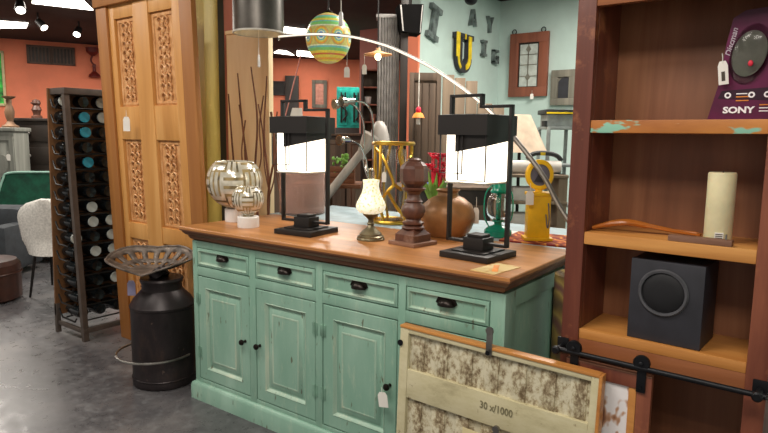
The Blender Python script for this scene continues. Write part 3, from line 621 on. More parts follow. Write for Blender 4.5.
MB().tube([seat_pt(1, 2 * PI * k / 64) for k in range(64)], .006, 8, True).build('seat_rim', 'worn_cast_iron', so)
MB().cyl((0, 0, .58), (-.03, -.01, .618), .05, n=24).build('seat_mount', 'rusty_dark_can', mc)
price_tag('lilac white tag hanging under the tractor seat of the milk can', P(131, 277, 3.38), 0, .045, .085, .02, m='tag_lilac')

# ---------------------------------------------------------------- carved door
dz = thing('carved_door', 'tall honey coloured wooden door with carved floral panels, leaning in its frame', 'door', (-1.17, .3, 0)); dz.rotation_euler = (math.radians(2.0), 0, math.radians(-1))
DW, DH = .945, 2.42
MB().box(-.02, .1, -.014, .05, 0, DH, .006).build('frame_post', 'door_frame_wood', dz)
MB().box(DW - .11, DW, -.014, .02, 0, DH, .006).build('frame_post', 'door_frame_wood', dz)
MB().box(-.025, DW + .005, -.03, .05, 2.12, 2.3, .008).build('lintel', 'door_frame_wood', dz)
lf = MB().box(.102, .16, 0, .045, .02, 2.13, .004).box(.37, .525, -.004, .045, .02, 2.13, .004).box(.75, .835, 0, .045, .02, 2.13, .004)
for a, b in ((.02, .16), (.7, .80), (1.32, 1.52), (2.04, 2.13)): lf.box(.15, .38, .001, .045, a, b, .004).box(.51, .76, .001, .045, a, b, .004)
lfo = lf.build('door_leaf', 'carved_door_wood', dz)
random.seed(3)
def carving(x0, x1, z0, z1):
    w, h = x1 - x0, z1 - z0; cx = (x0 + x1) / 2
    m = MB().rects(x0, x1, z0, z1, [(0, .03), (0, .02), (.012, .014), (.024, .016), (.026, .022), (.028, .022)])
    a0, a1 = x0 + .034, x1 - .034; pw = a1 - a0
    n = 9
    for k in range(n):
        zz = z0 + .05 + (h - .1) * k / (n - 1)
        r = .014 + .006 * math.sin(PI * k / (n - 1))
        m.sphere((cx, .02, zz), r, 8, 5, (1, .7, 1.1))
        for s_ in (-1, 1):
            L = min(pw * .46, .05)
            pts = [(cx, .018, zz), (cx + s_ * L * .55, .013, zz + .022), (cx + s_ * L * .95, .014, zz + .006), (cx + s_ * L * .75, .017, zz - .018)]
            m.tube(smooth(pts, 4), [.0035 + .003 * math.sin(PI * i / 12) for i in range(13)], 6)
            m.sphere((cx + s_ * L * .8, .018, zz - .016), .009, 8, 4, (1, .7, 1.3))
            if k < n - 1: m.sphere((cx + s_ * L * .35, .02, zz + .03), .008, 8, 4, (.7, .6, 1.8))
    m.tube(smooth([(cx, .016, z0 + .045), (cx + .012, .014, z0 + h * .3), (cx - .012, .014, z0 + h * .6), (cx, .016, z1 - .045)], 8), .005, 6)
    m.build('carved_panel', 'carved_relief_wood', lfo)
for z0, z1 in ((1.52, 2.04), (.80, 1.32), (.16, .7)):
    carving(.16, .37, z0, z1); carving(.525, .75, z0, z1)
price_tag('white price tag hanging on the carved wooden door', ony(126, 110, .185), 0, .04, .085, .04)

# ---------------------------------------------------------------- columns and panel behind
yc = thing('carved_column', 'olive yellow carved wooden column behind the honey carved door', 'column', (-1.225, .82, 0))
MB().box(0, .30, 0, .12, 0, 2.5, .006).build('shaft', 'olive_column_wood', yc)
cv = MB()
for k in range(15):
    z = .5 + k * .075; Mq = Matrix.Translation((.225, -.001, z)) @ Matrix.Rotation(PI / 2, 4, 'X')
    cv.lathe([(.014, 0), (.022, 0), (.024, .005), (.02, .008), (.014, .004)], 14, M=Mq, cap=False); cv.sphere((.225, -.002, z), .009, 10, 5, (1, .6, 1))
cv.build('rosette_carving', 'olive_column_wood', yc)
dpst = MB().box(0, .34, 0, .06, 0, 2.5, .004).build('dark_post', 'black_wood', None, (-1.1, 1.04, 0)); tag(dpst, 'narrow black wooden post between the olive column and beige panel', 'post')
bp = thing('beige_panel', 'plain beige wooden panel standing behind the bare branches', 'panel', (-.795, .9, 0))
MB().box(0, .405, 0, .04, 0, 2.02, .004).build('board', 'panel_beige_wood', bp)
MB().box(-.0, .42, -.012, .05, 2.02, 2.045, .003).build('cap_board', 'panel_beige_wood', bp)
pk2 = MB().box(0, .09, 0, .04, 0, 2.5, .004).build('pink_post', 'pink_brown_wall', None, (ony(223.5, 15, .98).x, .98, 0)); tag(pk2, 'pinkish upright post showing beside the drum lampshade', 'post')

# ---------------------------------------------------------------- hanging lamps
dl = thing('drum_pendant', 'dark metal drum pendant lamp with pale lining, hanging from the ceiling', 'pendant lamp', P(258.5, 30, 3.35))
R1 = .148; R1 = .138; MB().lathe([(R1, -.02), (R1 * .985, .40)], 48, cap=False).build('shade', 'shade_metal', dl)
MB().lathe([(R1 - .004, -.02), (R1 * .985 - .004, .39)], 48, cap=False).lathe([(R1 - .004, .39), (0, .39)], 48, cap=False).build('lining', 'shade_lining', dl)
MB().lathe([(R1 - .005, -.021), (R1 + .002, -.021), (R1 + .002, -.012)], 48, cap=False).build('rim', 'shade_lining', dl)
MB().cyl((0, 0, .4), (0, 0, H - dl.location.z), .005, n=8).build('cord', 'black_metal', dl)
MB().sphere((0, 0, .2), .03, 20, 12).build('bulb', 'bulb', dl)
MB().tube([(.0, 0, .35), (.0, 0, -.13)], .0022, 6).build('pull_cord', 'string', dl)
MB().lathe([(.004, -.20), (.008, -.195), (.006, -.14), (.003, -.13)], 12).build('pull_knob', 'white_glass_cap', dl)
c = P(328.5, 38.5, 3.75); Rb = .138
sp_ = thing('mosaic_pendant', 'round colourful banded mosaic glass pendant globe with flower medallions', 'pendant lamp', c)
MB().sphere((0, 0, 0), Rb, 48, 28, (1, 1, 1.1)).build('globe', 'banded_mosaic_glass', sp_)
MB().lathe([(.03, Rb * 1.08), (.032, Rb * 1.1), (.02, Rb * 1.18), (.01, Rb * 1.22), (.006, Rb * 1.3)], 20).build('cap', 'bronze_dark', sp_)
MB().cyl((0, 0, Rb * 1.2), (0, 0, H - c.z), .004, n=8).build('chain', 'black_metal', sp_)
price_tag('white price tag hanging below right of the mosaic globe, left of the next tag', P(347, 45, 3.7), 0, .034, .062, .13)
price_tag('white price tag hanging right of the mosaic globe, under the tan pendant', P(364.5, 55, 3.9), 0, .03, .06, .06)
c = P(341, 17, 3.5); cl = thing('cord_switch', 'white cord with slim pull handle hanging in front of the mosaic globe', 'cord', c)
MB().cyl((0, 0, .02), (0, 0, H - c.z), .003, n=8).build('cord', 'string', cl); MB().lathe([(.006, -.05), (.014, -.045), (.012, .02), (.005, .03)], 14).build('handle', 'white_glass_cap', cl)
c = P(378, 55, 4.4); pl = thing('saucer_pendant', 'flat tan saucer pendant lamp with a bare glowing bulb', 'pendant lamp', c)
MB().lathe([(.105, 0), (.1, .006), (.05, .018), (.02, .03), (.015, .05), (.012, .05), (.016, .03), (.045, .014), (.1, .003)], 36, cap=False).build('saucer', 'pendant_tan', pl)
MB().sphere((0, 0, -.012), .022, 20, 12, (1, 1, 1.15)).build('bulb', 'bulb', pl)
MB().lathe([(.012, .01), (.014, .05), (.006, .06)], 16).build('socket', 'bronze_dark', pl)
MB().cyl((0, 0, .05), (0, 0, H - c.z), .004, n=8).build('cord', 'black_metal', pl)

# arc floor lamp: foot behind the bookcase, LED arc over the sideboard
arc = [(566, 217, 2.52), (546, 180.5, 2.6), (533, 161.5, 2.66), (515, 139, 2.72), (500, 121, 2.78), (480, 102, 2.86), (455, 83, 2.94), (428, 65.5, 3.01), (400, 51.5, 3.07), (381, 44, 3.11), (353, 37, 3.17), (325, 34.3, 3.22), (303, 34.6, 3.26), (279, 36.6, 3.3)]
pts = [P(*a) for a in arc]; lowp = pts[0] + (pts[0] - pts[1]).normalized() * .25
foot = Vector((lowp.x + .22, max(lowp.y - .1, .3), 0))
al = thing('arc_floor_lamp', 'slim arched floor lamp with a glowing strip, curving over the sideboard', 'floor lamp', foot)
rel = lambda p: Vector(p) - foot
low = smooth([rel(foot) + Vector((0, 0, .03)), Vector((0, 0, .45)), Vector((-.06, .01, .75))] + [rel(p) for p in pts[:5]], 6)
MB().tube(low, .011, 10).build('pole', 'pole_steel', al)
up_ = smooth([rel(p) for p in pts[4:]], 6)
MB().tube(up_, .0085, 10).build('arc', 'pole_steel', al)
MB().tube([p + Vector((.002, -.006, -.001)) for p in up_[1:]], .0052, 10).build('light_strip', 'led_strip', al)
e = rel(pts[-1]); MB().tube([e, e + Vector((0, 0, -.02))], .006, 8).build('end_nub', 'chrome', al)
MB().lathe([(.13, 0), (.13, .02), (.02, .03), (0, .03)], 36).build('foot', 'black_metal', al)

# ceiling loudspeaker box
c = P(409, 21, 5.0); bs = thing('ceiling_speaker', 'black loudspeaker hanging high beside the corrugated column', 'speaker', c, YAW + .15)
MB().prism([(-.1, .11), (.1, .12), (.085, -.11), (-.07, -.1)], -.09, .1).build('cabinet', 'speaker_black', bs)
MB().prism([(-.092, .105), (-.08, .105), (-.058, -.096), (-.068, -.096)], -.094, -.09).build('trim', 'galvanised', bs)
MB().prism([(.088, .112), (.094, .112), (.079, -.104), (.073, -.104)], -.094, -.09).build('trim', 'galvanised', bs)
MB().cyl((0, 0, .1), (0, 0, H - c.z), .012, n=8).build('bracket', 'black_metal', bs)

# ---------------------------------------------------------------- ceiling lights
def panel(name, label, quad, z=H):
    ps = [onz(u, v, z) for u, v in quad]; c = sum(ps, Vector()) / 4
    o = thing(name, label, 'ceiling light', c, 0, 'rectangular ceiling light panels')
    r = [p - c for p in ps]
    MB().loft([[p - Vector((0, 0, .004)) for p in r], [p - Vector((0, 0, .018)) for p in r]]).build('diffuser', 'ceiling_panel', o)
    MB().loft([[p * 1.03 - Vector((0, 0, .0)) for p in r], [p * 1.03 - Vector((0, 0, .01)) for p in r]]).build('frame', 'shade_lining', o)
    return o
panel('ceiling_light', 'largest white ceiling light panel, at the top left above the carved door', [(32, 2), (93, 9), (80, -4), (34, -8)])
panel('ceiling_light', 'small white ceiling light panel at the far left above the orange wall', [(-8, 27), (26, 27), (28, 22), (-8, 19.5)])
panel('ceiling_light', 'white ceiling light panel between the drum lampshade and mosaic globe', [(278, 31), (312, 34), (306, 28.5), (285, 26)])
panel('ceiling_light', 'left small far light panel under the arc tip', [(274, 52), (294, 54.5), (286, 50), (278, 49.5)])
panel('ceiling_light', 'right small far light panel partly behind the mosaic globe', [(297, 55), (316, 56.5), (316, 51.5), (297, 50)])
def spot(label, u, v, d, a):
    c = P(u, v, d); o = thing('track_spotlight', label, 'spotlight', c, a, 'track spotlights on the dark ceiling')
    MB().cyl((0, 0, 0), (.1, 0, -.09), .045, .055, n=20).build('housing', 'black_metal', o)
    MB().cyl((0, 0, .0), (0, 0, H - c.z), .012, n=8).build('stem', 'black_metal', o)
    MB().cyl((.1, 0, -.09), (.103, 0, -.093), .045, n=20).build('lens', 'spot_bulb', o)
spot('white lit track spotlight at the top left edge of the ceiling', 20, 3, 6.5, -.4)
spot('dark track spotlight left of the vent grille', 38, 21, 8, .3)
spot('track spotlight above right of the vent grille', 79, 29, 8.6, -.8)

# ---------------------------------------------------------------- wine rack
wr = thing('wine_rack', 'tall dark metal wine rack of lying bottles left of the carved door', 'wine rack', (-1.27, .085, 0))
MB().loft([[(-.365 + e, y, .12), (-.35 + e, y, .12), (-.29 + e, y, 1.64), (-.305 + e, y, 1.64)] for e, y in ((0, -.012), (0, .62))]).build('back_board', 'rack_board', wr)
MB().tube([(-.015, .01, 0), (-.13, .02, 1.6)], .024, 4).build('front_post', 'rack_metal', wr)
MB().box(-.03, .0, .6, .63, 0, 1.6, .002).build('rear_post', 'rack_metal', wr)
MB().box(-.372, -.342, -.012, .016, 0, .2, .002).build('foot', 'rack_metal', wr)
MB().box(-.36, .0, -.006, .018, .055, .08, .002).build('base_rail', 'rack_metal', wr)
MB().box(-.03, .0, .02, .62, .055, .085, .002).build('base_rail', 'rack_metal', wr)
MB().box(-.29, -.1, .0, .62, 1.6, 1.64, .003).build('top_board', 'rack_metal', wr)
rows = [.16 + .1 * k for k in range(15)]
def fx(z): return -.08 - .11 * z / 1.6        # front plane leans back
for z in rows:
    sh = MB()
    for x in (fx(z), -.27): sh.tube([(x, .02, z - .045), (x, .61, z - .045)], .005, 6)
    sh.tube([(-.33 + .03 * z, .0, z + .01), (-.28 + .02 * z, -.004, z - .04), (fx(z) - .02, -.004, z - .045), (fx(z), -.004, z - .02)], .006, 6)
    sh.build('shelf_rod', 'black_metal', wr)
def bottle(base_mat):
    t = thing('wine_bottle', 'x', 'bottle'); Mx = Matrix.Rotation(-PI / 2, 4, 'Y')
    MB().lathe([(.03, .013), (.0365, .0135), (.0375, .018), (.0375, .13), (.03, .16), (.015, .178), (.013, .2), (.015, .202), (.015, .206), (0, .206)], 20, M=Mx).build('body', 'dark_bottle', t)
    MB().lathe([(0, .004), (.026, .001), (.035, .0), (.036, .006), (.035, .0125), (0, .0125)], 20, M=Mx).build('base', base_mat, t)
    return t
protos = {}
ordn = ['bottom', 'second lowest', 'third lowest', 'fourth lowest', 'fifth lowest', 'sixth lowest', 'seventh lowest', 'middle', 'seventh highest', 'sixth highest', 'fifth highest', 'fourth highest', 'third highest', 'second highest', 'top']
coln = ['left column', 'second column', 'third column', 'right column']
patt = {14: 'pdp', 13: 'dtp', 12: 'dtd', 11: 'ddd', 10: 'dtd', 9: 'ddd', 8: 'ddd', 7: 'dpd', 6: 'dpp', 5: 'pdp', 4: 'dpp', 3: 'ddd', 2: 'ddp', 1: 'ddd', 0: 'ddd'}
names = {'t': 'teal based', 'p': 'pale based', 'd': 'dark'}; mats = {'t': 'teal_bottle', 'p': 'pale_bottle', 'd': 'dark_bottle'}
for k, z in enumerate(rows):
    for j in range(4):
        ch = (patt[k] + 'd')[j]; mk = mats[ch]
        if mk not in protos: o = protos[mk] = bottle(mk)
        else: o = copy_tree(protos[mk])
        o.location = (-1.27 + fx(z) - .035, .085 + .06 + .125 * j, z)
        tag(o, f'{names[ch]} wine bottle lying in the {ordn[k]} row of the rack, {coln[j]}', 'bottle', 'wine bottles lying in the rack')

# ---------------------------------------------------------------- far left furniture
wch = thing('boucle_chair', 'white boucle shell chair on slim dark legs left of the wine rack', 'chair', (-2.66, .62, 0), YAW + .1)
m = MB(); N = 26; rings = []
for i in range(13):
    t = i / 12; z = .36 + .46 * t; w = (.235 + .05 * t) if t < .62 else .266 * math.sqrt(max(.03, 1 - ((t - .62) / .39) ** 2.4)); dd = .06 if t > .25 else .06 + .16 * (1 - t / .25)
    rings.append([(w * math.cos(2 * PI * k / N), -.16 + dd * .9 * math.sin(2 * PI * k / N) + .07 * (math.cos(2 * PI * k / N)) ** 2 + (.1 * (1 - t / .25) if t < .25 else 0) - .05 * t, z) for k in range(N)])
m.loft(rings).build('backrest', 'white_boucle', wch)
MB().sphere((0, .06, .43), 1, 28, 12, (.26, .25, .085)).build('seat', 'white_boucle', wch)
for x in (-.18, .18):
    for y in (-.13, .22): MB().cyl((x * 1.05, y * 1.2, 0), (x * .8, y * .8, .4), .009, .014, 10).build('leg', 'black_metal', wch)
ot = thing('leather_ottoman', 'round brown leather ottoman at the left edge of the photo', 'ottoman', (-2.88, .13, 0)); ot.scale = (.92, .92, 1.1)
MB().lathe([(.24, 0), (.27, .02), (.275, .2), (.27, .27), (.24, .3), (0, .31)], 36).build('body', 'brown_leather', ot)
MB().tube([(.275 * math.cos(2 * PI * i / 36), .275 * math.sin(2 * PI * i / 36), .21) for i in range(36)], .01, 8, True).build('seam', 'brown_leather', ot)
sf = thing('slate_sofa', 'dark slate grey sofa at the left edge behind the ottoman', 'sofa', P(2, 250, 5.9) * 1)
sf.location.z = 0; sf.rotation_euler.z = YAW
MB().box(-.9, .2, -.3, .3, .06, .34, .05).build('base', 'slate_fabric', sf); MB().box(-.9, .2, -.02, .3, .3, .64, .07).build('backrest', 'slate_fabric', sf); MB().box(.08, .24, -.32, .3, .06, .5, .05).build('armrest', 'slate_fabric', sf)
for x in (-.8, .15): MB().cyl((x, -.2, 0), (x, -.2, .07), .02, n=10).build('leg', 'black_metal', sf)
gs = thing('green_sofa', 'dark green velvet sofa with pale piping behind the white boucle chair', 'sofa', P(36, 230, 6.6)); gs.location.z = 0; gs.rotation_euler.z = YAW + .1
MB().box(-.3, .7, -.3, .3, .08, .5, .05).build('base', 'green_velvet', gs)
MB().prism([(-.33, .56), (-.26, .55), (.7, .55), (.7, .93), (-.2, .93), (-.27, .88)], -.1, .1).build('backrest', 'green_velvet', gs)
MB().tube(smooth([(-.33, -.11, .55), (-.3, -.11, .72), (-.25, -.11, .86), (-.18, -.11, .93), (.2, -.11, .94), (.7, -.11, .94)]), .012, 8).tube([(-.33, -.11, .55), (.7, -.11, .54)], .012, 8).build('piping', 'green_piping', gs)
for x in (-.25, .65): MB().cyl((x, -.2, 0), (x, -.2, .09), .02, n=10).build('leg', 'black_metal', gs)
p = P(10, 210, 8.0); gc = thing('grey_cabinet', 'grey weathered carved cabinet at the far left edge', 'cabinet', (p.x, p.y, 0), YAW + .1)
MB().box(-.4, .2, -.2, .2, 0, 1.36, .01).build('body', 'grey_cabinet_wood', gc); MB().box(-.43, .23, -.23, .22, 1.36, 1.41, .01).build('top', 'grey_cabinet_wood', gc)
for a, b in ((-.38, -.1), (-.09, .19)):
    d = MB().rects(a, b, .15, 1.3, [(0, .01), (0, -.015), (.05, -.015), (.065, -.002), (.08, -.002), (.095, -.012)], M=Matrix.Translation((0, -.2, 0))).build('door', 'grey_cabinet_wood', gc)
    MB().prism([((a + b) / 2 + .07 * math.cos(t), .95 + .12 * math.sin(t)) for t in [2 * PI * i / 16 for i in range(16)]], -.225, -.21).build('carving', 'grey_cabinet_wood', d)
price_tag('white tag on the grey weathered cabinet at far left', P(8, 151, 7.7), 0, .05, .08, .04)
cs = thing('turned_candlestick', 'tall grey brown turned candlestick on the grey cabinet', 'candlestick', P(10.5, 126, 7.95), YAW); cs.location.z = 1.411
MB().lathe([(.1, 0), (.1, .02), (.06, .04), (.035, .08), (.05, .13), (.06, .2), (.045, .26), (.03, .3), (.035, .34), (.03, .36)], 20).build('stem', 'brown_rough_wood', cs)
MB().lathe([(.03, .36), (.075, .385), (.08, .4), (0, .4)], 20).build('drip_cup', 'brown_rough_wood', cs)
p = P(40, 190, 8.5); dc = thing('black_chest', 'black wooden chest of drawers against the orange wall', 'cabinet', (p.x, p.y, 0), YAW + .1)
MB().box(-.22, .75, -.2, .25, 0, 1.5, .01).build('body', 'black_wood', dc); MB().box(-.26, .8, -.24, .27, 1.5, 1.54, .01).build('top', 'black_wood', dc)
for z in (1.25, .95, .65):
    d = MB().box(-.19, .72, -.215, -.19, z - .02, z + .2, .006).build('drawer', 'black_wood', dc); MB().sphere((.0, -.23, z + .09), .02, 12, 8).build('knob', 'steel', d)
fg = thing('bust_figurine', 'small dark brown bust figurine on the black chest', 'figurine', P(37, 117, 8.5)); fg.location.z = 1.5405
MB().lathe([(.07, 0), (.07, .03), (.045, .05), (.05, .09), (.065, .12), (.05, .16), (.04, .18), (.058, .21), (.05, .25), (0, .27)], 20).build('body', 'figurine_brown', fg)
MB().box(-.012, .012, -.07, -.05, .2, .225, .004).build('nose', 'figurine_brown', fg)
dw = Vector((4.43, 9.2, 0)).normalized(); la = math.atan2(dw.y, dw.x)   # along the left wall
def on_left(u, v, off=.0):
    n = Vector((dw.y, -dw.x, 0)); a = Vector((-11.2, -2.2, 0)) + n * off; r = ray(u, v); t = (a - CAM).dot(n) / r.dot(n); return CAM + r * t
nb = Vector((4.7, -5.87, 0)).normalized(); ab = math.atan2(4.7, 5.87)
def on_back(u, v, off=0.): a = Vector((-6.77, 7.0, 0)) + nb * off; r = ray(u, v); t = (a - CAM).dot(nb) / r.dot(nb); return CAM + r * t
# vent grille
a, b = on_left(26, 44.5, .02), on_left(75.5, 66, .02); vl = (Vector((b.x, b.y)) - Vector((a.x, a.y))).length
vg = thing('vent_grille', 'brown louvred vent grille high on the orange wall', 'vent', (a.x, a.y, b.z), la)
hh = a.z - b.z
MB().box(0, vl, .0, .015, 0, hh).build('backing', 'black_wood', vg)
fm = MB()
for q_ in ((0, vl, 0, .03), (0, vl, hh - .03, hh), (0, .04, 0, hh), (vl - .04, vl, 0, hh), (vl / 2 - .01, vl / 2 + .01, 0, hh)): fm.box(q_[0], q_[1], -.02, .005, q_[2], q_[3], .003)
fm.build('frame', 'vent_brown', vg)
for k in range(12):
    x = .07 + (vl - .14) * k / 11; MB().box(x - .012, x + .012, -.012, .004, .03, hh - .03, M=None).build('slat', 'vent_brown', vg)
# green painting
a, b = on_left(-14, 50, .03), on_left(7, 106, .03); L = (Vector((b.x, b.y)) - Vector((a.x, a.y))).length; hh = on_left(0, 52, .03).z - on_left(0, 107, .03).z
pg = thing('green_painting', 'bright green framed painting at the left edge of the orange wall', 'painting', (a.x, a.y, b.z), la)
MB().box(0, L, .0, .03, 0, hh).build('canvas', 'green_picture', pg)
fm = MB()
for q_ in ((0, L, 0, .04), (0, L, hh - .04, hh), (0, .04, 0, hh), (L - .04, L, 0, hh)): fm.box(q_[0], q_[1], -.02, .005, q_[2], q_[3], .003)
fm.build('frame', 'cream_paper', pg)
p = on_left(94, 66, .04); rs = thing('wall_sconce', 'dark red wall sconce left of the carved door', 'wall lamp', p, la)
MB().cyl((0, .03, 0), (0, -.1, 0), .03, n=16).tube(smooth([(0, -.08, 0), (-.05, -.12, .08), (-.02, -.12, .18)]), .015, 8).build('arm', 'red_lamp', rs)
MB().lathe([(.03, .16), (.1, .22), (.11, .3), (.09, .3), (.02, .18)], 20, c=(-.02, -.12, 0)).build('cup', 'red_lamp', rs)
MB().lathe([(.1, -.2), (.09, -.16), (.03, -.1), (.025, .0)], 16, c=(0, -.06, 0)).build('tail', 'red_lamp', rs)

# ---------------------------------------------------------------- middle background
def framed(name, label, cat, corner_fn, u0, v0, u1, v1, ang, fm_m, in_m, fw, off=.03, inner='panel'):
    a, b = corner_fn(u0, v0, off), corner_fn(u1, v1, off); L = (Vector((b.x, b.y)) - Vector((a.x, a.y))).length; hh = a.z - b.z
    o = thing(name, label, cat, (a.x, a.y, b.z), ang)
    MB().box(fw * .8, L - fw * .8, .0, .02, fw * .8, hh - fw * .8).build(inner, in_m, o)
    f = MB()
    for q_ in ((0, L, 0, fw), (0, L, hh - fw, hh), (0, fw, fw, hh - fw), (L - fw, L, fw, hh - fw)): f.box(q_[0], q_[1], -.02, .025, q_[2], q_[3], .003)
    f.build('frame', fm_m, o); return o, L, hh
framed('dark_picture', 'dark picture on the orange wall right of the beige panel', 'picture', on_back, 271, 81, 285, 95.5, ab, 'black_wood', 'canvas_grey', .03)
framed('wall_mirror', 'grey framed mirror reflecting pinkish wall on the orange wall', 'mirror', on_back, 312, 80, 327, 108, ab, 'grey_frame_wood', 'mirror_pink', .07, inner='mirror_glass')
p = on_back(285, 80, .1); tag(MB().box(0, .27, 0, .1, 0, 2.55, .004).build('black_pillar', 'black_wood', None, (p.x, p.y, 0), ab), 'black pillar against the orange wall behind the left lantern lamp', 'pillar')
a, b = P(287, 110, 6.2), P(301, 55, 6.2); rd = thing('leaning_rod', 'thin pinkish rod leaning above the left lantern lamp', 'rod', (a.x, a.y, 0))
MB().tube([a - Vector((a.x, a.y, 0)) - (b - a) * (a.z / (b.z - a.z)), b - Vector((a.x, a.y, 0))], .006, 8).build('rod', 'pink_brown_wall', rd)
p = P(296, 115, 5.0); wp = thing('white_card', 'white card on a black stand seen through the left lantern lamp frame', 'card', (p.x, p.y, 0), YAW)
MB().prism([(-.055, 1.49), (.055, 1.49), (.05, 1.58), (-.03, 1.58)], 0, .006).build('card', 'tag_paper', wp); MB().cyl((0, .01, 0), (0, .01, 1.5), .012, n=10).lathe([(.12, 0), (.12, .02), (0, .03)], 20).build('stand', 'black_metal', wp)
a, b = P(264, 160, 7.4), P(374, 160, 7.4); L = (Vector((b.x, b.y)) - Vector((a.x, a.y))).length; zt = P(330, 133, 7.4).z
dr = thing('dark_dresser', 'long dark wooden dresser in front of the orange wall, behind the lamps', 'dresser', (a.x, a.y, 0), YAW)
MB().box(0, L, 0, .4, .08, zt - .03, .005).build('body', 'black_wood', dr); MB().box(-.03, L + .03, -.03, .42, zt - .03, zt, .005).build('top', 'dark_shutter_wood', dr)
for k in range(4):
    x0 = .02 + k * (L - .02) / 4; x1 = x0 + (L - .1) / 4
    d = MB().rects(x0, x1, .15, zt - .08, [(0, .002), (0, -.015), (.05, -.015), (.06, -.006), (.07, -.006)]).build('door', 'dark_shutter_wood', dr)
    MB().sphere((x1 - .03, -.025, .8), .016, 12, 8).build('knob', 'bronze_dark', d)
for x in (.05, L - .05):
    for y in (.05, .35): MB().box(x - .03, x + .03, y - .03, y + .03, 0, .08).build('foot', 'black_wood', dr)
# turquoise window frame with scrolls
p = P(336.5, 123, 9.3); q = P(362, 87.5, 9.3); L = (Vector((q.x, q.y)) - Vector((p.x, p.y))).length; z0 = p.z - .04; hh = q.z - z0
tq = thing('turquoise_cabinet', 'turquoise painted cabinet with dark iron scroll doors in the background', 'cabinet', (p.x, p.y, 0), YAW)
MB().box(0, L, .02, .3, z0 - .03, q.z, .005).build('body', 'turquoise_paint', tq); MB().box(-.02, L + .02, .0, .32, 0, z0 - .03, .005).build('stand', 'black_wood', tq)
for k in range(2):
    x0 = .03 + k * L / 2; x1 = L / 2 - .02 + k * L / 2 - .01
    d = MB().box(x0, x1, 0, .02, z0 + .01, q.z - .04, .004).build('door', 'turquoise_paint', tq)
    g = MB().box(x0 + .03, x0 + .055, -.015, 0, z0 + .05, q.z - .08, .002).box(x1 - .04, x1 - .02, -.015, 0, z0 + .05, q.z - .08, .002)
    cxm = (x0 + x1) / 2
    g.tube(smooth([(cxm, -.01, z0 + .08), (cxm + .06, -.01, z0 + .2), (cxm - .05, -.01, z0 + .34), (cxm, -.01, z0 + .46)]), .013, 6); g.build('scrollwork', 'black_metal', d)
# dark shelf cabinet with small things
p = P(370, 150, 6.6); ds = thing('display_shelf', 'dark reddish open shelf behind the hanging price tags', 'shelf', (p.x, p.y, 0), YAW)
w = .085
for x in (-w, w): MB().box(x - .012, x + .012, -.1, .1, 0, 2.05, .002).build('side', 'black_wood', ds)
for z in (.7, 1.1, 1.32, 1.5, 1.68, 1.86, 2.04): MB().box(-w, w, -.1, .1, z, z + .015, .002).build('shelf', 'redbrown_frame_wood', ds)
MB().box(-w, w, .09, .1, 0, 2.04).build('back', 'dark_shutter_wood', ds)
for k, (x, z, nm, m) in enumerate([(-.03, 1.695, 'white cup on the third shelf of the dark open shelf', 'white_ceramic'), (.03, 1.515, 'pink cup on the fourth shelf of the dark open shelf', 'mirror_pink'), (-.02, 1.335, 'steel cup on the fifth shelf of the dark open shelf', 'steel')]):
    o = thing('shelf_cup', nm, 'cup', (p.x + x * cy, p.y + x * sy, z + .0005), 0, 'cups on the dark open shelf'); MB().lathe([(.02, 0), (.032, .01), (.04, .08), (.036, .08), (.02, .012), (0, .012)], 20).build('body', m, o)
# corrugated metal column
a = P(376.5, 150, 5.2); b = P(398, 150, 5.2); L = (Vector((b.x, b.y)) - Vector((a.x, a.y))).length
cc = thing('corrugated_column', 'corrugated galvanised metal sheet column in the middle background', 'column', (a.x, a.y, 0), YAW)
zt = P(380, 21, 5.2).z; n = 90
fr_ = [(L * i / n, .012 * math.sin(2 * PI * 8 * i / n)) for i in range(n + 1)]
MB().loft([[(x, y, 0) for x, y in fr_] + [(L, .12, 0), (0, .12, 0)], [(x, y, zt) for x, y in fr_] + [(L, .12, zt), (0, .12, zt)]]).build('sheet', 'galvanised', cc)
MB().box(-.015, L + .0, -.01, .13, zt, zt + .03, .003).build('cap', 'galvanised', cc)
a = P(399, 150, 5.1); tag(MB().box(0, .06, 0, .12, 0, 2.75, .003).build('dark_brown_post', 'black_wood', None, (a.x, a.y, 0), YAW), 'dark brown post right of the corrugated metal column', 'post')
# shutters
a = P(408, 180, 4.9); b = P(439, 180, 4.9); L = (Vector((b.x, b.y)) - Vector((a.x, a.y))).length; zt = P(420, 74, 4.9).z
sh = thing('wooden_shutter', 'dark brown weathered panelled shutter under the orange wall corner', 'shutter', (a.x, a.y, 0), YAW)
MB().box(0, .035, 0, .04, 0, zt, .003).box(L - .035, L, 0, .04, 0, zt, .003).box(.035, L - .035, 0, .04, zt - .06, zt, .003).box(.035, L - .035, 0, .04, 1.05, 1.11, .003).box(.035, L - .035, .015, .03, 0, zt - .06).build('frame', 'dark_shutter_wood', sh)
for k in range(3):
    x0 = .045 + k * (L - .08) / 3; MB().box(x0, x0 + (L - .1) / 3, .004, .02, 1.13, zt - .08, .006).build('board', 'dark_shutter_wood', sh)
a = P(440, 180, 5.3)
xx = 0
for k, (u0, u1, v0) in enumerate([(440, 452, 76), (452, 463, 79), (463, 475, 82), (475, 490, 104), (490, 502, 107)]):
    a, b = P(u0 + .4, 180, 5.2), P(u1 - .4, 180, 5.2); L = (b - a).length; zt = P(u0, v0, 5.2).z
    nm = ['tallest grey brown plank beside the dark shutter', 'second grey brown plank right of the dark shutter', 'third grey brown plank right of the dark shutter', 'short grey plank fourth from the dark shutter', 'shortest grey plank, farthest right from the dark shutter'][k]
    tag(MB().box(0, L, 0, .03, 0, zt, .004).build('weathered_plank', 'plank_wood', None, (a.x, a.y, 0), YAW), nm, 'plank', 'weathered planks standing in a row')
hc = P(421, 100, 4.75); hf = thing('tassel_ornament', 'orange and red tassel ornament hanging in front of the dark shutter', 'ornament', P(418.5, 110, 4.75), YAW)
